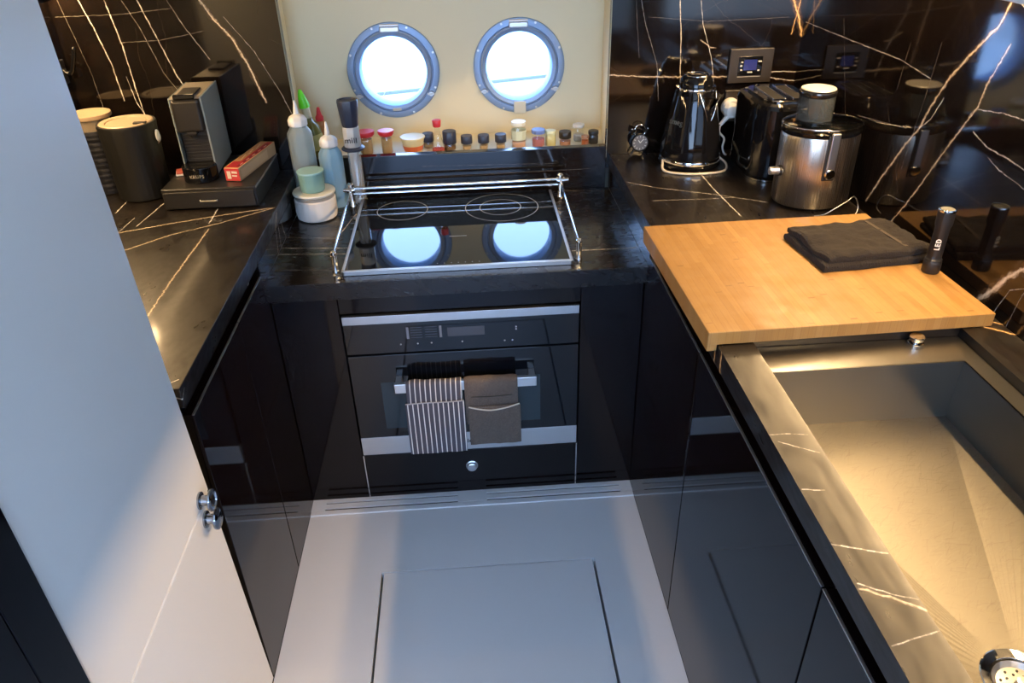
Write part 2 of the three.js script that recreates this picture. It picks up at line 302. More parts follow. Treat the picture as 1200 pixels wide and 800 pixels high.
// ================================================================ base cabinets
function baseCabinet(side, z0, z1, label, end) {
  const s = side < 0 ? -1 : 1, X = side < 0 ? XL : XR, c = thing('base_cabinet', label, 'cabinet', [X, 0, (z0 + z1) / 2]), h = (z1 - z0) / 2;
  const b = (a0, a1, y0, y1, c0, c1, r) => { const p = s * a0, q = s * a1; return bx(Math.min(p, q), Math.max(p, q), y0, y1, c0, c1, r); };
  part('carcass', b(0.022, 0.5, 0.001, 0.60, -h, h), M.blackGap, c);
  part('grip_recess', b(0.034, 0.06, 0.6, 0.766, -h, h), M.blackGap, c);
  const d = part('door', b(0, 0.02, 0.004, 0.7365, -h + 0.0012, h - 0.0012, 0.001), M.lacquer, c);
  part('edge_strip', b(-0.0004, 0.0035, 0.7355, 0.7378, -h + 0.0012, h - 0.0012), M.steelTrim, d, 'fine bright metal strip');
  return c;
}
baseCabinet(-1, 0.032, 0.245, 'narrow black gloss base cabinet between the oven corner and the next left door', 0);
baseCabinet(-1, 0.247, 0.566, 'black gloss base cabinet beside the white fridge', 0);
baseCabinet(1, 0.032, 0.46, 'black gloss base cabinet under the bamboo board', 0);
baseCabinet(1, 0.462, 1.02, 'black gloss base cabinet under the far half of the steel sink', 0);
baseCabinet(1, 1.022, 1.6, 'black gloss base cabinet under the sink drain', 0);

// ================================================================ worktops
{
  const v = [
    [[[-1.0, -0.05], [-0.817, -0.104], [-0.705, -0.149], [-0.59, -0.19], [-0.465, -0.226]], 0.0055, 'n'], [[[-0.9, 0.06], [-0.756, -0.003], [-0.682, -0.077], [-0.586, -0.134], [-0.469, -0.221]], 0.005, 'n'],
    [[[-0.59, 0.45], [-0.6, 0.317], [-0.602, 0.18], [-0.601, 0.03], [-0.599, -0.103]], 0.005, 'n'], [[[-0.785, -0.143], [-0.769, -0.284], [-0.762, -0.333]], 0.003], [[[-0.608, -0.136], [-0.612, -0.233]], 0.003],
    [[[-0.872, -0.238], [-0.873, -0.328]], 0.003], [[[-0.82, -0.05], [-0.81, -0.2]], 0.002], [[[-0.47, 0.56], [-0.49, 0.575], [-0.49, 0.6]], 0.003]].map(([p, ...r]) => [p.map(([x, z]) => [x, -z]), ...r]);
  const tex = marble(WL, XL, -0.6, 0.53, 960, v, 61, 14), t = thing('worktop', 'black marble worktop carrying the coffee machine', 'worktop');
  const m = marbleMat(tex, 0.62, 3);
  part('slab', planar(bx(WL + 0.001, XL, 0.768, YS, ZB + 0.001, 0.588, 0.0015), 'x', WL, XL, 'z', 0.6, -0.53, YS), m, t);
  const rv = [[[[-0.26, 0.70], [-0.226, 0.808]], 0.0022], [[[-0.19, 0.70], [-0.215, 0.808]], 0.0022], [[[-0.15, 0.70], [-0.19, 0.808]], 0.0022], [[[-0.226, 0.808], [-0.1, 0.79], [0.02, 0.77]], 0.002]];
  part('riser', planar(bx(XL - 0.03, XL, YH + 0.0005, 0.7675, ZB + 0.001, 0.031), 'z', ZB, 0.03, 'y', 0.70, 0.81), marbleMat(marble(ZB, 0.03, 0.70, 0.81, 900, rv, 67, 4), 0.1), t);
}
{
  const v = [[[[-0.464, -0.26], [-0.322, -0.235]], 0.0016], [[[-0.468, -0.189], [-0.28, -0.168]], 0.0026], [[[-0.461, -0.151], [-0.287, -0.133]], 0.0022], [[[0.287, -0.082], [0.461, -0.082]], 0.003, 'n'],
    [[[0.319, -0.513], [0.46, -0.487]], 0.0016], [[[-0.45, -0.06], [-0.3, -0.04]], 0.0016, 'w', 0.5], [[[-0.322, -0.235], [-0.29, -0.4]], 0.002]].map(([p, ...r]) => [p.map(([x, z]) => [x, -z]), ...r]);
  const t = thing('worktop', 'lower black marble worktop holding the hob', 'worktop');
  part('slab', planar(bx(XL, XR, 0.665, YH, ZB + 0.005, 0.031, 0.0015), 'x', XL, XR, 'z', 0.03, -0.53, YH), marbleMat(marble(XL, XR, -0.03, 0.53, 1200, v, 71, 8), 0.4, 3), t);
}
{
  const v = [
    [[[0.46, -0.293], [0.533, -0.237], [0.672, -0.167], [0.782, -0.098]], 0.0024], [[[0.501, -0.147], [0.642, -0.141], [0.71, -0.144]], 0.0016], [[[0.676, -0.354], [0.676, -0.217], [0.687, -0.02]], 0.003],
    [[[0.66, -0.53], [0.665, -0.37]], 0.003], [[[0.466, 0.816], [0.515, 0.846]], 0.0018], [[[0.458, 0.80], [0.49, 0.80], [0.515, 0.805]], 0.0014], [[[0.461, 0.917], [0.49, 0.921]], 0.002], [[[0.456, 1.014], [0.519, 1.035]], 0.0022],
    [[[0.462, 1.084], [0.49, 1.098], [0.521, 1.119]], 0.0055, 'n'], [[[0.463, 1.076], [0.498, 1.096], [0.52, 1.104]], 0.002], [[[0.461, 1.16], [0.532, 1.143]], 0.0014], [[[0.461, 1.21], [0.52, 1.25]], 0.002],
    [[[0.90, 0.50], [0.928, 0.521], [0.984, 0.569]], 0.008, 'g'], [[[0.93, 0.49], [0.985, 0.535]], 0.005, 'g']].map(([p, ...r]) => [p.map(([x, z]) => [x, -z]), ...r]);
  const tex = marble(XR, WR, -1.6, 0.53, 500, v, 83, 16), t = thing('worktop', 'black marble worktop with the sink cut-out and kettle corner', 'worktop'), m = marbleMat(tex, 0.62, 4);
  const P = (g) => planar(g, 'x', XR, WR, 'z', 1.6, -0.53, YS);
  part('slab', [bx(XR, WR - 0.001, 0.768, YS, ZB + 0.001, 0.535), bx(XR, 0.522, 0.768, YS, 0.535, 1.6), bx(0.905, WR - 0.001, 0.768, YS, 0.535, 1.6), bx(0.522, 0.905, 0.768, YS, 1.47, 1.6)].map(P), m, t);
  part('riser', planar(bx(XR, XR + 0.03, YH + 0.0005, 0.7675, ZB + 0.001, 0.031), 'z', ZB, 0.03, 'y', 0.70, 0.81), marbleMat(marble(ZB, 0.03, 0.70, 0.81, 900, [[[[-0.082, 0.70], [-0.06, 0.81]], 0.003], [[[-0.3, 0.8], [0, 0.79]], 0.0014]], 89, 4), 0.1), t);
}

// ================================================================ oven housing
{
  const c = thing('oven_housing', 'black gloss panels framing the built-in oven', 'cabinet');
  part('side_panel', bx(XL + 0.001, -0.301, 0.0045, 0.664, -0.02, 0, 0.001), M.lacquer, c);
  part('side_panel', bx(0.301, XR - 0.001, 0.0045, 0.664, -0.02, 0, 0.001), M.lacquer, c);
  for (const s of [-1, 1]) part('corner_filler', bx(s < 0 ? XL - 0.02 : XR + 0.0004, s < 0 ? XL - 0.0004 : XR + 0.02, 0.004, 0.709, -0.02, 0.0318), M.lacquer, c);
  part('fascia', bx(-0.3, 0.3, 0.606, 0.664, -0.022, -0.004, 0.001), M.lacquer, c);
  part('carcass', bx(XL + 0.001, XR - 0.001, 0.005, 0.66, -0.5, -0.46), M.blackGap, c);
  const d = thing('plinth_drawer', 'black gloss drawer front with a round push knob under the oven', 'drawer');
  part('front', bx(-0.294, 0.294, 0.0055, 0.157, -0.02, 0.001, 0.001), M.lacquer, d);
  for (const x of [-0.2975, 0.2975]) part('edge_strip', bx(x - 0.0014, x + 0.0014, 0.0055, 0.157, -0.01, 0.002), M.chrome, d, 'thin bright metal strip');
  const k = part('push_knob', lathe([[0, 0.012], [0.011, 0.0115], [0.0135, 0.009], [0.014, 0.002], [0.017, 0.001], [0.017, 0]].reverse(), 28).rotateX(Math.PI / 2).translate(0.001, 0.098, 0.001), M.steelTrim, d, 'round brushed metal knob');
}

// ================================================================ lettering
const bold = await new FontLoader().loadAsync('fonts/droid/droid_sans_bold.typeface.json');
function text(str, size, depth) {
  const g = new TextGeometry(str, { font: bold, size, depth, curveSegments: 3, bevelEnabled: false }); g.computeBoundingBox();
  const b = g.boundingBox; return g.translate(-(b.min.x + b.max.x) / 2, -(b.min.y + b.max.y) / 2, 0);
}

// ================================================================ oven
{
  const o = thing('oven', 'built-in black glass oven with brushed steel trims and handle', 'oven', [0, 0.16, 0]);
  const y = (v) => v - 0.16;
  part('body', bx(-0.29, 0.29, y(0.164), y(0.598), -0.42, -0.004), M.blackGap, o);
  part('top_trim', bx(-0.2965, 0.2965, y(0.577), y(0.6), -0.01, 0.004, 0.001), M.steelTrim, o, 'brushed steel strip');
  const cp = part('control_panel', bx(-0.2965, 0.2965, y(0.490), y(0.5765), -0.01, 0.003, 0.001), M.blackGlass, o);
  const grey = std({ color: lin(0.16, 0.17, 0.2), roughness: 0.5 }), dim = std({ color: lin(0.05, 0.055, 0.07), roughness: 0.4 });
  part('display', bx(-0.038, 0.056, y(0.530), y(0.556), 0.003, 0.0034), dim, cp, 'unlit grey display');
  for (const x of [-0.141, -0.058]) part('symbol_bar', bx(x, x + 0.006, y(0.529), y(0.563), 0.003, 0.0035), grey, cp);
  for (const s of [0, 1]) for (let k = 0; k < 5; k++) part('menu_line', bx(s ? -0.094 : -0.13, s ? -0.064 : -0.102, y(0.5315 + k * 0.0072), y(0.5332 + k * 0.0072), 0.003, 0.0034), dim, cp);
  for (const [x, yy] of [[-0.158, 0.514], [-0.115, 0.514], [-0.08, 0.514], [-0.002, 0.513], [0.106, 0.509], [0.126, 0.509], [0.136, 0.548], [0.136, 0.541]]) part('touch_mark', cyl(0.0022, 0.0022, 0.0006, x, y(yy), 0.0032, 10, 'z'), std({ color: lin(0.35, 0.36, 0.38), roughness: 0.5 }), cp);
  const d = part('door', bx(-0.2965, 0.2965, y(0.2225), y(0.486), -0.01, 0.006, 0.0015), M.blackGlass, o);
  part('window', bx(-0.222, 0.196, y(0.252), y(0.402), 0.006, 0.0064), phys({ color: lin(0.022, 0.036, 0.042), roughness: 0.06 }), d, 'greenish viewing window');
  part('bottom_trim', bx(-0.2965, 0.2965, y(0.163), y(0.222), -0.01, 0.006, 0.001), M.steelTrim, o, 'brushed steel strip');
  part('maker_mark', text('Miele', 0.012, 0.0006).translate(0.0, y(0.193), 0.006), M.blackGap, o);
  const h = part('handle', bx(-0.183, 0.183, y(0.396), y(0.424), 0.040, 0.052, 0.002), std({ color: lin(0.72, 0.72, 0.71), metalness: 1, roughness: 0.3 }), o, 'flat brushed steel bar');
  for (const x of [-0.172, 0.172]) part('handle_post', bx(x - 0.008, x + 0.008, y(0.399), y(0.421), 0.006, 0.0405, 0.001), M.steelTrim, h);
}

// ---------------------------------------------------------------- cloths hung over the oven handle
// a sheet swept along a profile of [y, z] points between x0 and x1
function cloth(profile, x0, x1, th, ripple, s, nx = 36, np = 60, skew = () => 0) {
  const c = new THREE.CatmullRomCurve3(profile.map(([y, z]) => V(0, y, z)), false, 'catmullrom', 0.3), pts = c.getSpacedPoints(np), pos = [], uv = [], idx = [];
  const L = c.getLength();
  for (const side of [1, -1]) for (let i = 0; i <= np; i++) {
    const a = pts[Math.max(0, i - 1)], b = pts[Math.min(np, i + 1)], n = V(0, b.z - a.z, -(b.y - a.y)).normalize();
    for (let j = 0; j <= nx; j++) {
      const t = j / nx, x = x0 + (x1 - x0) * t, e = Math.min(1, Math.min(t, 1 - t) * 12, Math.min(i, np - i) / 2.5);
      const r = ripple * (noise.noise(x * 28, i * 0.06, s) + 0.5 * noise.noise(x * 60, i * 0.12, s + 4)) * (0.3 + 0.7 * i / np);
      const o = side * th * 0.5 * Math.sqrt(Math.max(0.05, e)) + Math.max(-0.0015, r);
      pos.push(x + skew(i / np, t), pts[i].y + n.y * o, pts[i].z + n.z * o); uv.push(x, L * i / np);
    }
  }
  const W = nx + 1, N = (np + 1) * W, q = (a, b, cc, d) => idx.push(a, b, cc, a, cc, d);
  for (let i = 0; i < np; i++) for (let j = 0; j < nx; j++) { const a = i * W + j; q(a, a + W, a + W + 1, a + 1); q(N + a, N + a + 1, N + a + W + 1, N + a + W); }
  for (let i = 0; i < np; i++) { const a = i * W, b = a + nx; q(a, N + a, N + a + W, a + W); q(b, b + W, N + b + W, N + b); }
  for (let j = 0; j < nx; j++) { const a = j, b = np * W + j; q(a, a + 1, N + a + 1, N + a); q(b, N + b, N + b + 1, b + 1); }
  const g = new THREE.BufferGeometry();
  g.setAttribute('position', new THREE.Float32BufferAttribute(pos, 3)); g.setAttribute('uv', new THREE.Float32BufferAttribute(uv, 2)); g.setIndex(idx); g.computeVertexNormals(); return g;
}
{
  const [c, g] = canvas(256, 64);              // one period of 24 mm: four white stripes on slate
  g.fillStyle = '#4e4a50'; g.fillRect(0, 0, 256, 64);
  for (let i = 0; i < 256; i++) for (let j = 0; j < 64; j++) { g.fillStyle = `rgba(${rnd() < 0.5 ? '20,18,24' : '150,140,135'},${0.12 * rnd()})`; g.fillRect(i, j, 1, 1); }
  for (let k = 0; k < 2; k++) { g.fillStyle = '#e4ddd0'; g.fillRect(k * 128 + 30, 0, 24, 64); }
  const tx = canvasTex(c); tx.repeat.set(1 / 0.026, 60);
  const stripes = std({ map: tx, roughness: 0.95, bumpMap: smear, bumpScale: 0.0004 });
  const weave = noiseTex(256, (u, v) => 0.5 + 0.5 * tile(u, v, 60, 9) + 0.35 * tile(u, v, 24, 3));
  weave.repeat.set(14, 14);
  const [c2, g2] = canvas(256, 256); g2.fillStyle = '#5d5045'; g2.fillRect(0, 0, 256, 256);
  for (let k = 0; k < 26000; k++) { g2.fillStyle = `rgba(${['176,156,132', '34,30,34', '104,96,98'][Math.floor(rnd() * 3)]},${0.35 * rnd()})`; g2.fillRect(rnd() * 256, rnd() * 256, 2, 1 + 2 * rnd()); }
  const t2 = canvasTex(c2); t2.repeat.set(12, 12);
  const brown = phys({ map: t2, roughness: 1, bumpMap: weave, bumpScale: 0.0012, sheen: 0.4, sheenRoughness: 0.8, sheenColor: lin(0.3, 0.26, 0.22) });
  // profile: hangs behind the bar, over it, and down in front
  const prof = (bottom, back) => [[back, 0.032], [0.36, 0.033], [0.405, 0.034], [0.424, 0.0375], [0.4285, 0.046], [0.424, 0.0565], [0.405, 0.0590], [0.36, 0.0590], [0.30, 0.058], [bottom, 0.0565]];
  const a = thing('oven_cloth', 'blue and white striped cloth hung on the oven handle', 'towel');
  part('cloth', cloth(prof(0.30, 0.26), -0.149, -0.008, 0.004, 0.004, 3, 40, 70, (t) => -0.006 * t), stripes, a);
  part('pocket', cloth([[0.372, 0.0655], [0.36, 0.0665], [0.30, 0.066], [0.25, 0.065], [0.205, 0.064]], -0.158, -0.006, 0.004, 0.003, 8, 40, 40, (t, u) => 0.010 * (u - 0.5) * 0 - 0.004 * (1 - t) * 0), stripes, a);
  part('pocket_hem', tube([[-0.157, 0.372, 0.0675], [-0.10, 0.374, 0.0682], [-0.05, 0.373, 0.0680], [-0.007, 0.374, 0.0675]], 0.0016, 40, 6), std({ color: lin(0.4, 0.37, 0.35), roughness: 1 }), a);
  const b = thing('oven_cloth', 'brown terry cloth with a curved white pocket edge on the oven handle', 'towel');
  part('cloth', cloth(prof(0.30, 0.27), -0.004, 0.133, 0.006, 0.003, 13, 36, 70), brown, b);
  part('pocket', cloth([[0.352, 0.0675], [0.34, 0.068], [0.30, 0.068], [0.26, 0.067], [0.226, 0.066]], 0.003, 0.139, 0.006, 0.004, 17, 36, 40), brown, b);
  part('seam', tube([[0.012, 0.3805, 0.0635], [0.06, 0.3795, 0.0645], [0.118, 0.381, 0.0635]], 0.0012, 30, 6), std({ color: lin(0.05, 0.042, 0.036), roughness: 1 }), b);
  part('pocket_edge', tube([[0.004, 0.354, 0.0705], [0.03, 0.347, 0.0725], [0.062, 0.3425, 0.0735], [0.10, 0.347, 0.0725], [0.136, 0.357, 0.0705]], 0.0019, 40, 8), std({ color: lin(0.62, 0.56, 0.47), roughness: 1 }), b, 'curved off-white binding');
}

// ================================================================ white fridge and the black panel beside it
{
  const f = thing('fridge', 'tall white fridge cabinet with two round chrome latches', 'fridge', [XL, 0, 0.815]);
  const z1 = 1.042 - 0.815, far = (y) => 0.567 + 0.05 * y - 0.815;       // its far edge leans with the bulkhead
  const slab = (y0, y1, x0, x1, in_, bev) => extrude(new THREE.Shape([[far(y0) + in_, y0], [z1 - in_, y0], [z1 - in_, y1], [far(y1) + in_, y1]].map((p) => new THREE.Vector2(...p))), x1 - x0 - 2 * bev, bev).rotateY(-Math.PI / 2).translate(x1 - bev, 0, 0);
  part('body', slab(0.002, 2.02, -0.545, -0.024, 0.002, 0), M.fridge, f);
  const u = part('upper_door', slab(0.5935, 2.015, -0.022, 0, 0, 0.0016), M.fridge, f), l = part('lower_door', slab(0.006, 0.5885, -0.022, 0, 0, 0.0016), M.fridge, f);
  part('gasket', slab(0.588, 0.594, -0.022, -0.003, 0.002, 0), M.gasket, f);
  for (const [door, yy, zz, ring] of [[u, 0.607, 0.640 - 0.815, 1], [l, 0.563, 0.640 - 0.815, 0]]) {
    const k = part('latch', lathe([[0, 0], [0.0155, 0], [0.0155, 0.003], [0.0095, 0.005], [0.0088, 0.016], [0.0185, 0.018], [0.020, 0.0205], [0.0195, 0.023], ...(ring ? [[0.015, 0.0245], [0.014, 0.021], [0, 0.021]] : [[0.0175, 0.0245], [0, 0.025]])], 40).rotateZ(-Math.PI / 2).translate(0, yy, zz), M.latch, door, 'round dark chrome latch');
    if (ring) part('button', lathe([[0, 0.0245], [0.008, 0.024], [0.010, 0.0215], [0.0125, 0.0208]].reverse(), 28).rotateZ(-Math.PI / 2).translate(0, yy, zz), M.darkSteel, door);
  }
  const p = thing('tall_cabinet', 'tall black cabinet next to the white fridge', 'cabinet', [XL, 0, 1.046]);
  part('body', bx(-0.545, -0.024, 0.002, 2.02, 0.002, 0.9), M.blackGap, p);
  part('door', bx(-0.022, 0.003, 0.006, 2.015, 0, 0.062, 0.0015), M.tallBlack, p);
  part('door', bx(-0.022, 0.003, 0.006, 2.015, 0.0635, 0.9, 0.0015), M.tallBlack, p);
}

// ================================================================ hob and its rail
{
  const h = thing('hob', 'black glass hob with steel edge set in the lower worktop', 'hob', [0, YH, -0.247]);
  const x = 0.280, z0 = -0.245, z1 = 0.245;
  part('glass', bx(-x + 0.007, x - 0.007, 0.0003, 0.0112, z0 + 0.002, z1 - 0.008), M.blackGlass, h);
  part('edge_trim', [bx(-x, -x + 0.0075, 0.0003, 0.0130, z0, z1, 0.0015), bx(x - 0.0075, x, 0.0003, 0.0130, z0, z1, 0.0015), bx(-x, x, 0.0003, 0.0130, z1 - 0.0085, z1, 0.0015), bx(-x, x, 0.0003, 0.006, z0, z0 + 0.004)], M.steelTrim, h, 'bevelled steel edge');
  const ink = std({ color: lin(0.33, 0.36, 0.4), roughness: 0.4 });
  const ring = (cx, cz, r) => part('zone_ring', new THREE.RingGeometry(r - 0.0008, r + 0.0008, 72).rotateX(-Math.PI / 2).translate(cx, 0.0115, cz), ink, h);
  ring(0.126, -0.128, 0.103); ring(0.122, -0.128, 0.058); ring(-0.155, -0.138, 0.071);
  for (let k = 0; k < 7; k++) part('touch_mark', new THREE.CircleGeometry(0.0016, 8).rotateX(-Math.PI / 2).translate(-0.05 + k * 0.017, 0.0115, 0.222), ink, h);
  part('maker_mark', new THREE.PlaneGeometry(0.045, 0.0025).rotateX(-Math.PI / 2).translate(0.001, 0.0115, 0.062), ink, h);

  const r = thing('hob_rail', 'chrome fiddle rail around the hob', 'rail', [0, YH, 0]);
  for (const s of [-1, 1]) {
    const fx = s * 0.297, bx_ = s * 0.304;
    part('front_post', [lathe([[0, 0.0005], [0.0085, 0.0005], [0.0085, 0.004], [0.0068, 0.006], [0.0068, 0.044], [0.0078, 0.046], [0.0078, 0.052], [0.005, 0.055], [0, 0.055]], 20, fx, 0, -0.03)], M.chrome, r);
    part('back_post', [lathe([[0, 0.0005], [0.009, 0.0005], [0.007, 0.006], [0.007, 0.058], [0.010, 0.060], [0.010, 0.066], [0.004, 0.071], [0, 0.071]], 20, bx_, 0, -0.468), cyl(0.0105, 0.0105, 0.022, bx_, 0.049, -0.468, 20, 'x'), cyl(0.007, 0.007, 0.016, bx_ + s * 0.016, 0.049, -0.468, 18, 'x')], M.chrome, r);
    part('side_bar', tube([[fx, 0.047, -0.03], [(fx + bx_) / 2, 0.0475, -0.26], [bx_, 0.048, -0.468]], 0.0042, 20, 12), M.chrome, r);
  }
  part('back_bar', cyl(0.0042, 0.0042, 0.6, 0, 0.052, -0.468, 14, 'x'), M.chrome, r);
  part('back_bar', cyl(0.0042, 0.0042, 0.6, 0, 0.036, -0.468, 14, 'x'), M.chrome, r);
}

// ================================================================ bottles beside the hob
function squeezeBottle(x, z, r, hb, label, liquid, turn) {
  const t = thing('squeeze_bottle', label, 'bottle', [x, YH + 0.0005, z], turn);
  const plastic = phys({ color: liquid, roughness: 0.4, transmission: 0.5, thickness: 0, ior: 1.4 });
  part('body', lathe([[0, 0], [r * 0.92, 0], [r, 0.006], [r, hb - 0.03], [r * 0.97, hb - 0.018], [r * 0.72, hb - 0.004], [r * 0.66, hb], [r * 0.66, hb + 0.006], [0, hb + 0.006]], 44), plastic, t);
  const cp = std({ color: lin(0.74, 0.73, 0.70), roughness: 0.4 });
  const cap = part('cap', lathe([[r * 0.7, hb + 0.002], [r * 0.76, hb + 0.004], [r * 0.76, hb + 0.018], [r * 0.6, hb + 0.027], [0.008, hb + 0.034]], 40), cp, t, 'off-white screw cap');
  part('nozzle', lathe([[0.008, hb + 0.033], [0.0075, hb + 0.036], [0.0028, hb + 0.068], [0.0022, hb + 0.07], [0, hb + 0.07]], 20), cp, cap);
}
squeezeBottle(-0.428, -0.490, 0.0345, 0.232, 'taller squeeze bottle with greyish liquid behind the white pot', lin(0.55, 0.62, 0.58), 0.2);
squeezeBottle(-0.351, -0.484, 0.0335, 0.172, 'shorter squeeze bottle with pale blue liquid beside the hob rail', lin(0.42, 0.66, 0.78), 0.5);
{
  const t = thing('lidded_pot', 'white round pot with a sage green cup on top beside the hob', 'pot', [-0.396, YH + 0.0005, -0.399]);
  part('bowl', lathe([[0, 0], [0.050, 0], [0.055, 0.004], [0.0575, 0.02], [0.057, 0.056], [0.053, 0.060], [0, 0.060]], 56), std({ color: lin(0.74, 0.70, 0.64), roughness: 0.35 }), t);
  part('band', lathe([[0.050, 0.0595], [0.0545, 0.060], [0.0545, 0.069], [0.050, 0.0695]], 56), std({ color: lin(0.30, 0.28, 0.24), roughness: 0.5 }), t, 'grey band under the rim');
  part('rim', lathe([[0, 0.069], [0.055, 0.069], [0.058, 0.0715], [0.059, 0.0745], [0.0575, 0.078], [0.044, 0.0785], [0.036, 0.076], [0, 0.076]], 56), std({ color: lin(0.76, 0.73, 0.62), roughness: 0.35 }), t);
  const g = std({ color: lin(0.22, 0.40, 0.35), roughness: 0.45 });
  const c = part('cup', lathe([[0, 0.0765], [0.031, 0.0765], [0.033, 0.079], [0.0355, 0.125], [0.0355, 0.128], [0, 0.128]], 48, -0.002, 0, -0.004), g, t, 'sage green cup');
  part('cup_lid', lathe([[0, 0.128], [0.0362, 0.128], [0.0372, 0.130], [0.0365, 0.133], [0, 0.1335]], 48, -0.002, 0, -0.004), std({ color: lin(0.36, 0.58, 0.52), roughness: 0.4 }), c);
}
{
  const t = thing('pepper_mill', 'clear mill with black top and dark collar behind the blue bottle', 'mill', [-0.287, YH + 0.0005, -0.5035]);
  const acr = phys({ color: lin(0.8, 0.84, 0.85), roughness: 0.12, transmission: 0.75, thickness: 0, ior: 1.4 });
  part('base', lathe([[0, 0], [0.021, 0], [0.023, 0.003], [0.019, 0.01], [0.0185, 0.15], [0.016, 0.154], [0, 0.154]], 36), acr, t);
  part('collar', lathe([[0, 0.1545], [0.028, 0.1545], [0.033, 0.158], [0.033, 0.161], [0.027, 0.166], [0, 0.166]], 40), M.navyPlastic, t);
  const b = part('band', lathe([[0, 0.166], [0.0235, 0.166], [0.0245, 0.170], [0.0235, 0.218], [0.0215, 0.222], [0, 0.222]], 40), std({ color: lin(0.42, 0.43, 0.42), roughness: 0.3 }), t);
  part('lettering', text('mill', 0.014, 0.0012).rotateX(-0.0).translate(0, 0.188, 0.0236), M.blackPlastic, b);
  part('top', lathe([[0, 0.222], [0.0215, 0.222], [0.023, 0.226], [0.0295, 0.290], [0.028, 0.2955], [0.024, 0.2955], [0.023, 0.292], [0, 0.291]], 40), M.navyPlastic, t, 'black flared top');
}

// ================================================================ bottles and jars on the sill
{
  const y = YF + 0.0006;
  const oil = thing('oil_bottle', 'olive oil bottle with a bright green pointed cap', 'bottle', [-0.412, y, -0.640]);
  oil.rotation.z = 0.14; oil.position.y += 0.0036;
  part('body', lathe([[0, 0], [0.024, 0], [0.027, 0.004], [0.027, 0.078], [0.024, 0.092], [0.013, 0.108], [0.0105, 0.118], [0.0105, 0.142], [0, 0.142]], 40), phys({ color: lin(0.13, 0.13, 0.03), roughness: 0.12, clearcoat: 0.6 }), oil);
  part('label_band', lathe([[0.0272, 0.022], [0.0275, 0.024], [0.0275, 0.066], [0.0272, 0.068]], 40), std({ color: lin(0.42, 0.38, 0.12), roughness: 0.6 }), oil);
  part('neck_band', lathe([[0.0108, 0.116], [0.0125, 0.118], [0.0125, 0.146], [0.0108, 0.148]], 28), std({ color: lin(0.62, 0.56, 0.38), roughness: 0.5 }), oil);
  part('cap', lathe([[0, 0.147], [0.0155, 0.147], [0.0165, 0.150], [0.0155, 0.158], [0.0085, 0.186], [0.005, 0.196], [0.003, 0.199], [0, 0.2]], 32), std({ color: lin(0.14, 0.78, 0.015), roughness: 0.35 }), oil, 'bright green pointed cap');
  const rb = thing('sauce_bottle', 'small bottle with a pointed red cap beside the oil bottle', 'bottle', [-0.416, y, -0.752]);
  part('body', lathe([[0, 0], [0.017, 0], [0.0185, 0.003], [0.0185, 0.062], [0.015, 0.074], [0.010, 0.082], [0, 0.082]], 32), phys({ color: lin(0.45, 0.2, 0.08), roughness: 0.25 }), rb);
  part('cap', lathe([[0, 0.080], [0.0125, 0.080], [0.0125, 0.092], [0.008, 0.098], [0.0045, 0.118], [0.003, 0.121], [0, 0.121]], 28), M.red, rb, 'pointed red cap');

  const jar = (name, label, x, z, r, hb, glass, cont, hc, lid, lr, lh, group, cat = 'jar') => {
    const t = thing(name, label, cat, [x, y, z], 0, group);
    part('glass', lathe([[0, 0], [r * 0.9, 0], [r, 0.003], [r, hb - 0.006], [r * 0.88, hb], [0, hb]], 32), glass, t);
    if (cont) part('contents', lathe([[0, 0.0015], [r * 0.86, 0.002], [r * 0.92, 0.004], [r * 0.92, hc], [0, hc]], 28), cont, t);
    if (lid) part('lid', lathe([[0, hb + 0.0003], [lr * 0.96, hb + 0.0003], [lr, hb + 0.002], [lr, hb + lh - 0.002], [lr * 0.94, hb + lh], [0, hb + lh]], 32), lid, t);
    return t;
  };
  const spice = (r, g, b) => std({ color: lin(r, g, b), roughness: 0.9 });
  const tan = spice(0.42, 0.28, 0.13), dark = M.navyPlastic;
  const sh = (x, w, lab) => {
    const t = jar('spice_shaker', lab, x, -0.648, 0.0195 * w, 0.054, M.clear, tan, 0.046, null);
    part('lid', lathe([[0, 0.0542], [0.021 * w, 0.0542], [0.0265 * w, 0.060], [0.0275 * w, 0.067], [0.0265 * w, 0.070], [0, 0.0705]], 32), M.red, t, 'flared red lid');
  };
  sh(-0.268, 1.03, 'wider red-lidded shaker beside the pepper mill'); sh(-0.206, 0.9, 'narrower red-lidded shaker beside the printed tub');
  const tub = thing('printed_tub', 'clear tapered tub with yellow and red print', 'tub', [-0.127, y, -0.650], 0.12); tub.scale.set(1.05, 1.25, 1.05);
  part('tub_body', lathe([[0, 0], [0.024, 0], [0.026, 0.003], [0.0335, 0.034], [0, 0.034]], 40), std({ color: lin(0.62, 0.55, 0.32), roughness: 0.4 }), tub);
  part('printed_band', lathe([[0.0268, 0.006], [0.0302, 0.018], [0.0305, 0.018], [0.0272, 0.006]].reverse(), 40), std({ color: lin(0.62, 0.14, 0.05), roughness: 0.5 }), tub, 'red printed band');
  part('film_lid', lathe([[0, 0.0342], [0.0355, 0.0342], [0.0365, 0.036], [0.0355, 0.038], [0, 0.038]], 40), std({ color: lin(0.66, 0.60, 0.36), roughness: 0.3 }), tub);
  const hot = thing('sauce_bottle', 'small clear sauce bottle with a red screw cap', 'bottle', [-0.050, y, -0.632]);
  part('body', lathe([[0, 0], [0.0195, 0], [0.0205, 0.003], [0.0195, 0.022], [0.0125, 0.04], [0.0085, 0.060], [0.008, 0.078], [0, 0.078]], 32), M.clear, hot);
  part('sauce', lathe([[0, 0.0015], [0.0185, 0.002], [0.0185, 0.012], [0, 0.012]], 28), spice(0.45, 0.05, 0.03), hot);
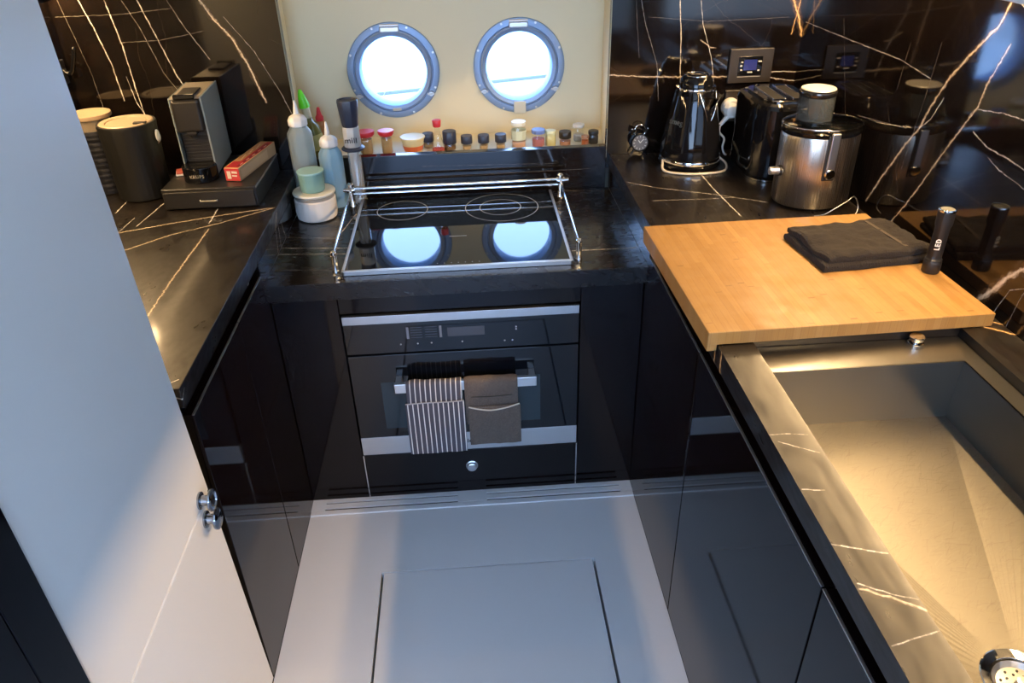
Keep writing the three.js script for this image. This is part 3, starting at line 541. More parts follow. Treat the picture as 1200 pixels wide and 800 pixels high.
  part('cap', lathe([[0, 0.0782], [0.011, 0.0782], [0.012, 0.081], [0.0135, 0.096], [0.0125, 0.0985], [0, 0.0985]], 28), M.red, hot, 'red screw cap');
  jar('spice_jar', 'low black-topped spice jar between the tub and the sauce bottle', -0.082, -0.690, 0.017, 0.018, M.clear, tan, 0.012, dark, 0.0178, 0.026);
  jar('spice_jar', 'larger black-topped spice jar right beside the sauce bottle', -0.015, -0.655, 0.0195, 0.020, M.clear, spice(0.2, 0.12, 0.06), 0.014, dark, 0.021, 0.038);
  for (const [x, where] of [[0.037, 'next to the larger black-topped jar'], [0.089, 'between its two look-alikes'], [0.1415, 'next to the tall white-lidded jar']]) jar('spice_jar', `small black-capped spice jar ${where}`, x, -0.650, 0.0145, 0.019, M.clear, spice(0.5, 0.38, 0.24), 0.012, dark, 0.0176, 0.024, 'three small black-capped spice jars');
  const wj = jar('glass_jar', 'tall glass jar with a white lid under the second porthole', 0.1975, -0.654, 0.0225, 0.066, M.clear, spice(0.62, 0.42, 0.34), 0.018, std({ color: lin(0.72, 0.74, 0.66), roughness: 0.4 }), 0.0225, 0.012);
  part('paper_label', lathe([[0.0227, 0.024], [0.0229, 0.025], [0.0229, 0.052], [0.0227, 0.053]], 36), std({ color: lin(0.55, 0.60, 0.45), roughness: 0.7 }), wj, 'pale green paper label');
  const bj = jar('glass_jar', 'glass jar with a blue and white lid and purple contents', 0.258, -0.652, 0.0205, 0.040, M.clear, spice(0.42, 0.16, 0.2), 0.024, std({ color: lin(0.12, 0.2, 0.5), roughness: 0.35 }), 0.0215, 0.012);
  jar('spice_jar', 'pale green spice jar without a dark cap', 0.296, -0.656, 0.0165, 0.034, std({ color: lin(0.58, 0.58, 0.30), roughness: 0.45 }), null, 0, std({ color: lin(0.62, 0.66, 0.42), roughness: 0.4 }), 0.017, 0.012);
  jar('spice_jar', 'clear spice jar with a broad black cap and reddish contents', 0.3405, -0.650, 0.0185, 0.022, M.clear, spice(0.42, 0.22, 0.16), 0.014, M.blackPlastic, 0.019, 0.021);
  jar('glass_jar', 'small clear jar with a white lid near the niche corner', 0.388, -0.690, 0.0175, 0.042, M.clear, spice(0.55, 0.5, 0.42), 0.02, std({ color: lin(0.66, 0.64, 0.56), roughness: 0.4 }), 0.018, 0.01);
  jar('spice_jar', 'tiny jar of red-brown spice in front of the clear jar', 0.400, -0.632, 0.0115, 0.024, M.clear, spice(0.5, 0.16, 0.07), 0.018, std({ color: lin(0.4, 0.22, 0.14), roughness: 0.4 }), 0.012, 0.008);
  jar('spice_jar', 'dark spice jar closest to the marble edge of the niche', 0.429, -0.654, 0.0155, 0.028, phys({ color: lin(0.05, 0.045, 0.04), roughness: 0.2 }), null, 0, M.blackPlastic, 0.016, 0.012);
}

// ================================================================ coffee corner
{
  const t = thing('capsule_drawer', 'flat dark capsule drawer under the coffee machine', 'drawer', [-0.626, YS + 0.0005, -0.375]);
  part('housing', bx(-0.119, 0.119, 0, 0.0545, -0.14, 0.135, 0.003), std({ color: lin(0.016, 0.015, 0.015), roughness: 0.3 }), t);
  const d = part('drawer_front', bx(-0.114, 0.114, 0.004, 0.047, 0.135, 0.141, 0.0015), M.blackPlastic, t);
  part('handle', [bx(-0.022, 0.022, 0.0235, 0.0285, 0.148, 0.153, 0.0015), bx(-0.022, -0.018, 0.0235, 0.0285, 0.141, 0.15), bx(0.018, 0.022, 0.0235, 0.0285, 0.141, 0.15)], M.chrome, d, 'small chrome pull');
  part('side_trim', bx(0.119, 0.1205, 0.049, 0.0535, -0.138, 0.135), M.steelTrim, t);
}
{
  const t = thing('coffee_machine', 'compact black and grey capsule coffee machine on the drawer', 'coffee machine', [-0.664, YS + 0.056, -0.385], 0.06);
  const grey = phys({ color: lin(0.26, 0.31, 0.31), roughness: 0.22 }), H = 0.205;
  part('core', bx(-0.036, 0.036, 0.012, H - 0.004, -0.115, 0.044, 0.004), M.blackPlastic, t);
  const head = part('head', bx(-0.0362, 0.0362, 0.118, H - 0.003, 0.018, 0.070, 0.010), std({ color: lin(0.045, 0.042, 0.04), metalness: 0.6, roughness: 0.3 }), t);
  part('spout', [cyl(0.007, 0.010, 0.016, 0, 0.112, 0.057, 20), bx(-0.013, 0.013, 0.112, 0.122, 0.047, 0.068, 0.003)], M.blackPlastic, head);
  for (let k = 0; k < 9; k++) part('rib', bx(-0.033, 0.033, 0.034 + k * 0.0085, 0.0375 + k * 0.0085, 0.0435, 0.0465, 0.001), M.blackMatt, t);
  for (const s of [-1, 1]) part('side_shell', bx(s > 0 ? 0.036 : -0.040, s > 0 ? 0.041 : -0.036, 0.006, H, -0.125, 0.062, 0.002), grey, t, 'light grey side shell');
  part('top_plate', bx(-0.036, 0.036, H - 0.004, H, -0.116, 0.064, 0.0015), std({ color: lin(0.42, 0.36, 0.28), metalness: 0.6, roughness: 0.35 }), t);
  const lv = part('lever', bx(-0.022, 0.022, H, H + 0.005, -0.03, 0.058, 0.002), M.blackPlastic, t);
  part('lever_lip', bx(-0.026, 0.026, H - 0.004, H + 0.008, 0.056, 0.068, 0.003), M.blackGloss, lv);
  part('water_tank', bx(-0.034, 0.034, 0.012, H - 0.03, -0.142, -0.116, 0.006), phys({ color: lin(0.55, 0.6, 0.62), roughness: 0.08, transmission: 0.6, thickness: 0 }), t);
  const s = new THREE.Shape(); s.moveTo(-0.04, -0.01); s.lineTo(0.04, -0.01); s.lineTo(0.04, 0.066); s.absarc(0, 0.070, 0.044, 0, Math.PI, false); s.lineTo(-0.04, -0.01);
  const base = part('drip_base', extrude(s, 0.034, 0.003).rotateX(Math.PI / 2).translate(0, 0.036, 0.0), M.blackGloss, t);
  part('drip_grid', lathe([[0, 0.0362], [0.034, 0.0362], [0.036, 0.0382], [0.031, 0.0385], [0.030, 0.0372], [0, 0.0372]], 32, 0, 0, 0.064), M.darkSteel, base);
  part('maker_mark', text('KRUPS', 0.0085, 0.0008).translate(0, 0.019, 0.1142), M.chrome, base);
}
{
  const [c, g] = canvas(512, 128);
  g.fillStyle = '#b98a5a'; g.fillRect(0, 0, 512, 128); g.fillStyle = '#a3222a'; g.fillRect(0, 0, 512, 60); g.fillRect(0, 0, 120, 128);
  g.fillStyle = '#e8d3b4'; for (let k = 0; k < 9; k++) g.fillRect(150 + 36 * k, 74 + 10 * (k % 3), 26, 8);
  g.fillStyle = '#6d1420'; for (let k = 0; k < 6; k++) g.fillRect(30 + 78 * k, 14, 46, 26);
  g.fillStyle = '#f0e2cb'; for (let k = 0; k < 5; k++) g.fillRect(60 + 84 * k, 22, 40, 7);
  g.strokeStyle = '#e9c37a'; g.lineWidth = 5; g.strokeRect(2, 2, 508, 124);
  const t = thing('carton', 'slim red and brown carton lying on the capsule drawer', 'carton', [-0.548, YS + 0.056, -0.395], -0.20);
  const m = std({ map: canvasTex(c), roughness: 0.55 });
  part('box', bx(-0.0205, 0.0205, 0, 0.034, -0.115, 0.115, 0.001), std({ color: lin(0.46, 0.30, 0.16), roughness: 0.6 }), t);
  part('printed_top', planar(bx(-0.0198, 0.0198, 0.034, 0.0344, -0.114, 0.114), 'z', 0.114, -0.114, 'x', -0.0198, 0.0198), m, t, 'red and tan printed face');
  part('printed_side', bx(0.0205, 0.0208, 0.005, 0.028, -0.06, 0.105), std({ color: lin(0.55, 0.38, 0.22), roughness: 0.6 }), t);
  part('end_flap', bx(-0.0195, 0.0195, 0.001, 0.033, 0.115, 0.1158), std({ color: lin(0.55, 0.045, 0.04), roughness: 0.5 }), t, 'red end flap');
  for (const [a, b, y0, y1] of [[-0.014, -0.004, 0.006, 0.026], [-0.001, 0.014, 0.020, 0.026], [-0.001, 0.012, 0.012, 0.016]]) part('printed_mark', bx(a, b, y0, y1, 0.1158, 0.1161), std({ color: lin(0.7, 0.55, 0.4), roughness: 0.6 }), t);
  const p = thing('sachet', 'thin red and white sachets tucked behind the coffee machine foot', 'sachet', [-0.733, YS + 0.056, -0.360], 0.3);
  part('wrapper', bx(-0.008, 0.026, 0, 0.004, -0.02, 0.02, 0.001), std({ color: lin(0.72, 0.66, 0.6), roughness: 0.5 }), p);
  part('wrapper', bx(-0.006, 0.026, 0.0045, 0.009, -0.018, 0.018, 0.001), std({ color: lin(0.55, 0.12, 0.08), roughness: 0.5 }), p);
}
{
  const t = thing('coffee_canister', 'large matt black canister with a beige lid beside the coffee machine', 'canister', [-0.838, YS + 0.0005, -0.372]);
  part('body', lathe([[0, 0], [0.063, 0], [0.066, 0.003], [0.0715, 0.185], [0.0725, 0.190], [0.071, 0.196], [0.066, 0.196], [0.065, 0.188], [0, 0.186]], 60), M.blackMatt, t);
  const l = part('lid', lathe([[0, 0.187], [0.064, 0.187], [0.066, 0.1965], [0.0625, 0.1985], [0.052, 0.1965], [0.050, 0.193], [0.048, 0.1955], [0, 0.197]], 56), std({ color: lin(0.40, 0.30, 0.2), roughness: 0.42 }), t, 'beige lid with a raised disc');
  part('lid_notch', bx(0.028, 0.060, 0.1955, 0.2, 0.018, 0.03, 0.001), M.blackPlastic, l);
  const k = part('clasp', new THREE.SphereGeometry(0.014, 20, 14).scale(0.35, 1.15, 0.75).translate(0.0755, 0.160, 0.012), M.whitePlastic, t, 'pale oval clasp');
  part('clasp_wire', tube([[0.0725, 0.175, 0.012], [0.080, 0.165, 0.012], [0.080, 0.15, 0.012], [0.0715, 0.14, 0.012]], 0.0015, 16, 6), M.steelTrim, k);
  const s = thing('coffee_canister', 'smaller ribbed dark canister with a beige lid beside the fridge edge', 'canister', [-0.952, YS + 0.0005, -0.43]);
  const prof = [[0, 0], [0.050, 0], [0.0515, 0.003]]; for (let k = 0; k < 11; k++) prof.push([0.0515, 0.010 + k * 0.014], [0.0498, 0.013 + k * 0.014], [0.0498, 0.017 + k * 0.014], [0.0515, 0.020 + k * 0.014]);
  prof.push([0.050, 0.168], [0, 0.168]);
  part('body', lathe(prof, 48), std({ color: lin(0.012, 0.013, 0.02), roughness: 0.4 }), s);
  part('neck', lathe([[0, 0.1685], [0.046, 0.1685], [0.047, 0.171], [0.047, 0.198], [0, 0.198]], 48), phys({ color: lin(0.55, 0.45, 0.33), roughness: 0.15, transmission: 0.4, thickness: 0 }), s);
  part('lid', lathe([[0, 0.1982], [0.0535, 0.1982], [0.0545, 0.201], [0.0535, 0.208], [0.047, 0.209], [0.044, 0.207], [0, 0.2065]], 48), std({ color: lin(0.45, 0.33, 0.21), roughness: 0.42 }), s, 'beige lid');
  const h = thing('wall_hook', 'black angled hook on the marble at the end of the coffee counter', 'hook', [WL + 0.0005, 1.11, -0.49]);
  part('back_plate', bx(0, 0.006, -0.03, 0.03, -0.014, 0.014, 0.002), M.blackPlastic, h);
  part('hook_arm', tube([[0.004, 0.004, 0], [0.018, -0.006, 0.002], [0.030, 0.004, 0.004], [0.042, 0.032, 0.006], [0.050, 0.056, 0.007]], 0.0058, 30, 10), M.blackGloss, h);
  part('hook_tip', new THREE.SphereGeometry(0.0065, 14, 10).translate(0.050, 0.056, 0.007), M.blackGloss, h);
}

// ================================================================ kettle corner
{
  const t = thing('kettle', 'glossy black retro kettle with chrome collar and spout', 'kettle', [0.668, YS + 0.0005, -0.425]);
  part('power_base', lathe([[0, 0], [0.083, 0], [0.086, 0.003], [0.086, 0.010], [0.081, 0.014], [0, 0.014]], 56), M.blackGloss, t);
  part('base_ring', lathe([[0.078, 0.0145], [0.0845, 0.0145], [0.0855, 0.018], [0.0835, 0.024], [0.079, 0.0245]], 56), M.chrome, t, 'chrome ring');
  part('body', lathe([[0, 0.0148], [0.077, 0.0148], [0.0815, 0.020], [0.0835, 0.03], [0.080, 0.065], [0.0725, 0.11], [0.064, 0.155], [0.0555, 0.195], [0.051, 0.208], [0, 0.209]], 64), M.blackGloss, t);
  part('collar', lathe([[0.046, 0.2075], [0.0525, 0.2075], [0.0535, 0.210], [0.0525, 0.2135], [0.046, 0.214]], 56), M.chrome, t, 'chrome collar');
  const lid = part('lid', lathe([[0, 0.2095], [0.0455, 0.2095], [0.046, 0.218], [0.0435, 0.232], [0.036, 0.241], [0.02, 0.246], [0, 0.247]], 48), M.blackGloss, t);
  part('lid_rim', torus(0.0325, 0.0014, 0, 0.2432, 0, 48), M.chrome, lid);
  // spout towards the room
  const a = 0.42;
  const sg = new THREE.CylinderGeometry(0.030, 0.004, 0.075, 28, 1, true, -Math.PI / 2, Math.PI).scale(0.9, 1, 0.85).rotateX(0.30).translate(0, 0.168, 0.0525);
  part('spout', sg.rotateY(a), std({ color: lin(0.35, 0.34, 0.33), metalness: 1, roughness: 0.12, side: THREE.DoubleSide }), t, 'chrome V-shaped spout');
  part('spout_edge', tube([[-0.028, 0.206, 0.050], [-0.018, 0.165, 0.066], [0, 0.128, 0.066], [0.018, 0.165, 0.066], [0.028, 0.206, 0.050]].map((p) => V(...p).applyAxisAngle(V(0, 1, 0), a).toArray()), 0.0016, 40, 8), M.chrome, t);
  part('handle', tube([[0, 0.205, -0.045], [-0.004, 0.215, -0.068], [-0.006, 0.17, -0.088], [-0.004, 0.10, -0.098], [0, 0.06, -0.084]], 0.0085, 40, 12), M.blackGloss, t);
  part('maker_mark', text('smeg', 0.013, 0.0012).rotateX(-0.19).translate(0, 0.125, 0.0705).rotateY(-0.95), M.chrome, t);
  part('cord', tube([[0.585, 0.828, -0.40], [0.580, 0.813, -0.355], [0.625, 0.8115, -0.325], [0.685, 0.8115, -0.318], [0.742, 0.8115, -0.335], [0.764, 0.814, -0.385], [0.752, 0.826, -0.43], [0.757, 0.85, -0.47]], 0.0033, 90, 8).translate(-0.668, -YS - 0.0005, 0.425), M.cable, t, 'cream cord looped around the base');
}
{
  const t = thing('alarm_clock', 'tiny dark twin-bell alarm clock beside the kettle', 'clock', [0.541, YS + 0.0005, -0.511], 0.05);
  const body = part('case', lathe([[0, -0.014], [0.024, -0.014], [0.0265, -0.011], [0.0265, 0.011], [0.0245, 0.013], [0.0225, 0.0095]], 40).rotateX(Math.PI / 2).translate(0, 0.040, 0), M.blackGloss, t);
  part('dial', cyl(0.0225, 0.0225, 0.001, 0, 0.040, 0.0092, 36, 'z'), std({ color: lin(0.16, 0.16, 0.16), roughness: 0.5 }), body);
  for (let k = 0; k < 12; k++) { const a = k * Math.PI / 6; part('hour_mark', bx(-0.0011, 0.0011, 0.0155, 0.0205, 0.0098, 0.0102).rotateZ(-a).translate(0, 0.040, 0), std({ color: lin(0.6, 0.6, 0.58), roughness: 0.5 }), body); }
  part('hand', bx(-0.001, 0.001, 0, 0.015, 0.0103, 0.0108).rotateZ(-0.75).translate(0, 0.040, 0), M.whitePlastic, body); part('hand', bx(-0.001, 0.001, 0, 0.010, 0.0103, 0.0108).rotateZ(0.6).translate(0, 0.040, 0), M.whitePlastic, body);
  for (const s of [-1, 1]) {
    part('leg', cyl(0.0022, 0.003, 0.026, 0, 0, 0, 10).rotateZ(s * 0.55).translate(s * 0.0185, 0.0118, 0), M.blackGloss, t);
    part('bell', new THREE.SphereGeometry(0.0115, 22, 12, 0, Math.PI * 2, 0, Math.PI / 2).rotateZ(-s * 0.55).translate(s * 0.0165, 0.0665, 0), M.blackGloss, t);
    part('bell_post', cyl(0.0016, 0.0016, 0.012, 0, 0, 0, 8).rotateZ(-s * 0.55).translate(s * 0.0145, 0.0640, 0), M.chrome, t);
    part('bell_knob', new THREE.SphereGeometry(0.0028, 10, 8).translate(s * 0.0232, 0.0782, 0), M.chrome, t);
  }
  part('carry_handle', tube([[-0.016, 0.077, 0], [-0.010, 0.087, 0], [0, 0.090, 0], [0.010, 0.087, 0], [0.016, 0.077, 0]], 0.0013, 30, 8), M.chrome, t);
}
{
  const plate = std({ color: lin(0.022, 0.017, 0.013), roughness: 0.4 });
  const t = thing('control_plate', 'dark square wall control with a small blue screen', 'wall control', [0.848, 1.048, ZB + 0.0005]);
  part('plate', bx(-0.062, 0.062, -0.046, 0.046, 0, 0.009, 0.002), plate, t);
  const f = part('bezel', bx(-0.036, 0.032, -0.026, 0.026, 0.009, 0.0105, 0.001), M.blackGloss, t);
  part('screen', bx(-0.021, 0.016, -0.011, 0.017, 0.0105, 0.0112), std({ color: lin(0.01, 0.012, 0.05), roughness: 0.2, emissive: lin(0.012, 0.016, 0.11), emissiveIntensity: 1 }), f, 'small blue screen');
  const key = std({ color: lin(0.55, 0.53, 0.48), roughness: 0.4 });
  for (const [x, y, w] of [[-0.027, 0.011, 0.003], [-0.029, 0.001, 0.003], [-0.027, -0.010, 0.003], [0.024, 0.012, 0.005], [0.022, -0.012, 0.003], [-0.002, -0.0165, 0.007]]) part('key', bx(x - w, x + w, y - 0.0018, y + 0.0018, 0.0105, 0.0122, 0.001), key, f);
  part('lower_line', bx(-0.036, 0.03, -0.0295, -0.0283, 0.009, 0.0096), key, t);
  const s = thing('socket_plate', 'dark wall socket plate below the control, behind the toaster', 'socket', [0.848, 0.938, ZB + 0.0005]);
  part('plate', bx(-0.062, 0.062, -0.044, 0.044, 0, 0.009, 0.002), plate, s);
  part('outlet', lathe([[0.021, 0], [0.023, 0], [0.023, 0.003], [0.021, 0.003]], 32).rotateX(Math.PI / 2).translate(-0.03, 0, 0.009), M.blackPlastic, s);
  // plug with adapter
  const p = thing('plug', 'white round plug and adapter in the wall socket', 'plug', [0.800, 0.938, ZB + 0.0105]);
  part('adapter', lathe([[0, 0], [0.024, 0], [0.026, 0.003], [0.026, 0.024], [0.022, 0.030], [0, 0.030]], 40).rotateX(Math.PI / 2), M.whitePlastic, p);
  part('adapter_side', bx(0.014, 0.046, -0.018, 0.018, 0.002, 0.030, 0.007), M.whitePlastic, p);
  part('plug_body', [lathe([[0, 0], [0.0215, 0], [0.0215, 0.012], [0.016, 0.020], [0, 0.022]], 36).rotateX(Math.PI / 2).translate(-0.006, -0.003, 0.031)], M.whitePlastic, p);
  part('cord_relief', cyl(0.0085, 0.005, 0.046, 0, 0, 0, 18).rotateZ(2.45).translate(-0.021, -0.022, 0.044), M.whitePlastic, p);
  part('cord', tube([[0.764, 0.897, -0.474], [0.762, 0.88, -0.468], [0.776, 0.862, -0.462], [0.772, 0.84, -0.456], [0.778, 0.822, -0.455], [0.790, 0.8125, -0.47]], 0.0031, 60, 8).translate(-0.800, -0.938, -ZB - 0.0105), M.cable, p, 'cream cord');
}
{
  const t = thing('toaster', 'glossy black retro toaster with chrome top behind the juicer', 'toaster', [0.868, YS + 0.0005, -0.345]);
  const rr = (w, d, r) => { const s = new THREE.Shape(); s.moveTo(-w + r, -d); s.lineTo(w - r, -d); s.absarc(w - r, -d + r, r, -Math.PI / 2, 0); s.lineTo(w, d - r); s.absarc(w - r, d - r, r, 0, Math.PI / 2); s.lineTo(-w + r, d); s.absarc(-w + r, d - r, r, Math.PI / 2, Math.PI); s.lineTo(-w, -d + r); s.absarc(-w + r, -d + r, r, Math.PI, Math.PI * 1.5); return s; };
  part('foot_ring', extrude(rr(0.082, 0.112, 0.055), 0.012, 0.002).rotateX(-Math.PI / 2).translate(0, 0.002, 0), M.chrome, t);
  part('shell', extrude(rr(0.086, 0.118, 0.06), 0.172, 0.014, 20).rotateX(-Math.PI / 2).translate(0, 0.015 + 0.001, 0), M.blackGloss, t);
  part('top_plate', extrude(rr(0.064, 0.094, 0.045), 0.004, 0.0015).rotateX(-Math.PI / 2).translate(0, 0.2025, 0), std({ color: lin(0.30, 0.26, 0.22), metalness: 1, roughness: 0.1 }), t, 'polished metal top');
  for (const x of [-0.026, 0.026]) { part('slot', bx(x - 0.014, x + 0.014, 0.2075, 0.2082, -0.07, 0.07), M.blackGap, t); part('slot_rim', [bx(x - 0.017, x - 0.014, 0.2075, 0.2105, -0.072, 0.072, 0.001), bx(x + 0.014, x + 0.017, 0.2075, 0.2105, -0.072, 0.072, 0.001)], M.chrome, t); }
  part('lever', bx(-0.016, 0.016, 0.12, 0.13, 0.118, 0.132, 0.003), M.chrome, t);
}
{
  const t = thing('juicer', 'brushed steel juicer with a clear lid and wide feed tube', 'juicer', [0.882, YS + 0.0005, -0.095]);
  const ell = (g, sx = 1, sz = 0.84) => g.scale(sx, 1, sz);
  const [c, g] = canvas(512, 64); for (let i = 0; i < 512; i++) { const v = 150 + 60 * rnd(); g.fillStyle = `rgb(${v},${v},${v})`; g.fillRect(i, 0, 1, 64); }
  const brush = canvasTex(c, false); brush.repeat.set(3, 1);
  const st = std({ color: lin(0.52, 0.47, 0.41), metalness: 1, roughness: 0.42, roughnessMap: brush });
  part('body', ell(lathe([[0, 0.006], [0.088, 0.006], [0.0925, 0.012], [0.0925, 0.168], [0.0905, 0.176], [0, 0.177]], 72)), st, t);
  part('foot', ell(lathe([[0, 0], [0.080, 0], [0.083, 0.006], [0, 0.0062]], 48)), M.blackPlastic, t);
  part('rim', ell(lathe([[0, 0.1772], [0.0915, 0.1772], [0.0935, 0.180], [0.0935, 0.186], [0.089, 0.189], [0, 0.1885]], 64)), M.blackGloss, t);
  const smoke = phys({ color: lin(0.5, 0.5, 0.48), roughness: 0.03, transmission: 1, thickness: 0, ior: 1.5, side: THREE.DoubleSide });
  part('lid', ell(lathe([[0.093, 0.189], [0.094, 0.194], [0.090, 0.200], [0.070, 0.205], [0.03, 0.2065], [0, 0.2065]], 64)), smoke, t, 'clear smoky lid');
  part('lid_edge', ell(torus(0.0925, 0.0016, 0, 0.197, 0, 72)), M.chrome, t);
  const f = part('feed_tube', lathe([[0.040, 0.203], [0.041, 0.205], [0.041, 0.258], [0.0385, 0.259]], 48, -0.022, 0, -0.004), phys({ color: lin(0.2, 0.22, 0.21), roughness: 0.05, transmission: 0.7, thickness: 0, side: THREE.DoubleSide }), t);
  part('pusher', lathe([[0, 0.206], [0.0345, 0.206], [0.0365, 0.21], [0.0365, 0.258], [0.042, 0.2605], [0.0435, 0.264], [0.0425, 0.270], [0.036, 0.272], [0, 0.2725]], 48, -0.022, 0, -0.004), std({ color: lin(0.09, 0.085, 0.08), metalness: 0.9, roughness: 0.18 }), f, 'dark glossy pusher');
  part('pusher_cap', lathe([[0, 0.2726], [0.0385, 0.2726], [0.0395, 0.274], [0.038, 0.276], [0, 0.2765]], 40, -0.022, 0, -0.004), std({ color: lin(0.74, 0.70, 0.62), metalness: 0.5, roughness: 0.35 }), f, 'pale metal cap');
  // locking arm on the front
  const arm = part('arm_recess', bx(-0.015, 0.015, 0.078, 0.186, 0.0715, 0.0795, 0.004), M.blackPlastic, t);
  part('lock_arm', [bx(-0.0105, 0.0105, 0.095, 0.192, 0.079, 0.0855, 0.003)], M.steel, arm, 'steel locking arm');
  part('lock_button', [lathe([[0, 0], [0.0125, 0], [0.0125, 0.005], [0.010, 0.0075], [0, 0.0078]].reverse(), 28).rotateX(Math.PI / 2).translate(0, 0.096, 0.0805)], M.chrome, arm);
  const k = part('dial', [cyl(0.0095, 0.0105, 0.030, -0.102, 0.088, 0.015, 26, 'x')], M.steelTrim, t, 'steel dial peg');
  part('dial_collar', cyl(0.013, 0.013, 0.006, -0.0925, 0.088, 0.015, 26, 'x'), M.blackPlastic, k);
  tag(part('thin_cable', tube([[0.855, 0.8105, 0.008], [0.872, 0.818, 0.020], [0.897, 0.834, 0.022], [0.925, 0.846, 0.014], [0.944, 0.853, 0.004], [0.958, 0.84, -0.002], [0.962, 0.822, 0.002], [0.954, 0.8105, 0.012]], 0.0014, 60, 6), M.steelTrim), 'thin grey wire looping up behind the bamboo board', 'wire');
}

// ================================================================ board, towel and torch
{
  const [c, g] = canvas(1024, 1024); seed = 5;
  g.fillStyle = '#c79a58'; g.fillRect(0, 0, 1024, 1024);
  const cols = 40, cw = 1024 / cols;              // narrow strips running front to back, with the dark knots of the cane
  for (let r = 0; r < cols; r++) {
    let y = -300 * rnd();
    while (y < 1024) { const h = 380 + 600 * rnd(), v = rnd(); g.fillStyle = `rgb(${176 + 16 * v},${128 + 16 * v},${66 + 14 * v})`; g.fillRect(r * cw, y, cw, h); y += h; }
    g.fillStyle = 'rgba(110,70,26,0.28)'; g.fillRect(r * cw, 0, 1.3, 1024);
    if (rnd() < 0.75) { g.fillStyle = `rgba(104,64,22,${0.25 + 0.3 * rnd()})`; g.fillRect(r * cw + 2, 1024 * rnd(), cw - 3, 4 + 5 * rnd()); }
  }
  for (let k = 0; k < 9000; k++) { g.fillStyle = `rgba(${rnd() < 0.5 ? '104,62,20' : '214,172,106'},${0.12 * rnd()})`; g.fillRect(rnd() * 1024, rnd() * 1024, 1, 20 + 90 * rnd()); }
  const m = phys({ map: canvasTex(c), color: lin(0.64, 0.66, 0.66), roughness: 0.8, roughnessMap: smear });
  const t = thing('chopping_board', 'large bamboo chopping board bridging worktop and sink', 'board', [0.694, YS + 0.001, 0.3065], 0.022);
  part('plank', planar(bx(-0.261, 0.261, 0, 0.026, -0.238, 0.238, 0.0018), 'x', -0.27, 0.27, 'z', 0.27, -0.27), m, t);
  part('lip', planar(bx(-0.2605, -0.2425, -0.013, 0.001, -0.237, 0.237, 0.002), 'x', -0.27, 0.27, 'z', 0.27, -0.27), m, t, 'lip hooked over the worktop edge');
}
function softSlab(w, h, d, s, amp) {           // a puffy folded layer
  const g = new THREE.BoxGeometry(w, h, d, 56, 6, 44), p = g.attributes.position;
  for (let i = 0; i < p.count; i++) {
    let x = p.getX(i), y = p.getY(i), z = p.getZ(i); const u = 2 * x / w, v = 2 * z / d, q = Math.pow(Math.max(0, 1 - Math.pow(Math.abs(u), 9)), 0.4) * Math.pow(Math.max(0, 1 - Math.pow(Math.abs(v), 9)), 0.4);
    const t = 2 * y / h, bow = Math.sqrt(Math.max(0, 1 - t * t * 0.75));
    if (Math.abs(u) > 0.94) x *= 0.975 + 0.025 * bow; if (Math.abs(v) > 0.94) z *= 0.975 + 0.025 * bow;
    x += amp * 1.2 * noise.noise(z * 18, s, 1) * Math.abs(u); z += amp * 1.2 * noise.noise(x * 14, s, 5) * Math.abs(v);
    y = (y + h / 2) * (0.72 + 0.28 * q); if (t > -0.9) y += amp * (t + 1) / 2 * (noise.noise(x * 20, z * 22, s) + 0.5 * noise.noise(x * 55, z * 50, s + 2));
    p.setXYZ(i, x, y, z);
  }
  const uv = g.attributes.uv; for (let i = 0; i < p.count; i++) uv.setXY(i, p.getX(i) * 9, p.getZ(i) * 9 + p.getY(i) * 9);
  g.computeVertexNormals(); return g;
}
{
  const terry = noiseTex(256, (u, v) => 0.5 + 0.45 * tile(u, v, 64, 5) + 0.4 * tile(u, v, 26, 8));
  const m = phys({ color: lin(0.016, 0.012, 0.010), roughness: 1, bumpMap: terry, bumpScale: 0.003, sheen: 0.25, sheenRoughness: 0.6, sheenColor: lin(0.12, 0.10, 0.08) });
  const t = thing('hand_towel', 'folded dark brown towel lying on the bamboo board', 'towel', [0.836, YS + 0.0275, 0.254], 0.10);
  part('bottom_fold', softSlab(0.235, 0.017, 0.172, 2, 0.003), m, t);
  part('top_fold', softSlab(0.228, 0.016, 0.164, 7, 0.006).translate(0.003, 0.0155, -0.002), m, t);
  part('woven_border', bx(-0.004, 0.004, 0.0305, 0.0328, -0.068, 0.068, 0.0005).rotateY(0.05).translate(0.06, 0.0, 0), std({ color: lin(0.05, 0.038, 0.03), roughness: 0.9 }), t);
  const k = thing('torch', 'slim black torch standing upright on the bamboo board', 'torch', [0.934, YS + 0.0275, 0.366]);
  part('tail', lathe([[0, 0], [0.0155, 0], [0.0165, 0.002], [0.0165, 0.022], [0.0155, 0.024], [0.0155, 0.028], [0.0135, 0.030], [0.013, 0.036], [0, 0.036]], 36), M.blackPlastic, k);
  const b = part('barrel', lathe([[0, 0.036], [0.013, 0.036], [0.0133, 0.040], [0.0133, 0.092], [0.015, 0.098], [0.0155, 0.104], [0.0155, 0.126], [0, 0.126]], 36), M.blackPlastic, k);
  part('lettering', text('LED', 0.0095, 0.0008).rotateZ(Math.PI / 2).translate(-0.003, 0.062, 0.0131).rotateY(-0.35), std({ color: lin(0.7, 0.68, 0.62), roughness: 0.5 }), b);
  part('head_ring', lathe([[0.0135, 0.1262], [0.0160, 0.1262], [0.0163, 0.129], [0.0155, 0.131], [0.013, 0.1305]], 36), M.chrome, k);
  part('lens', lathe([[0, 0.1275], [0.0132, 0.1275], [0.0132, 0.1295], [0, 0.1296]], 30), phys({ color: lin(0.2, 0.2, 0.18), roughness: 0.08 }), k);
}

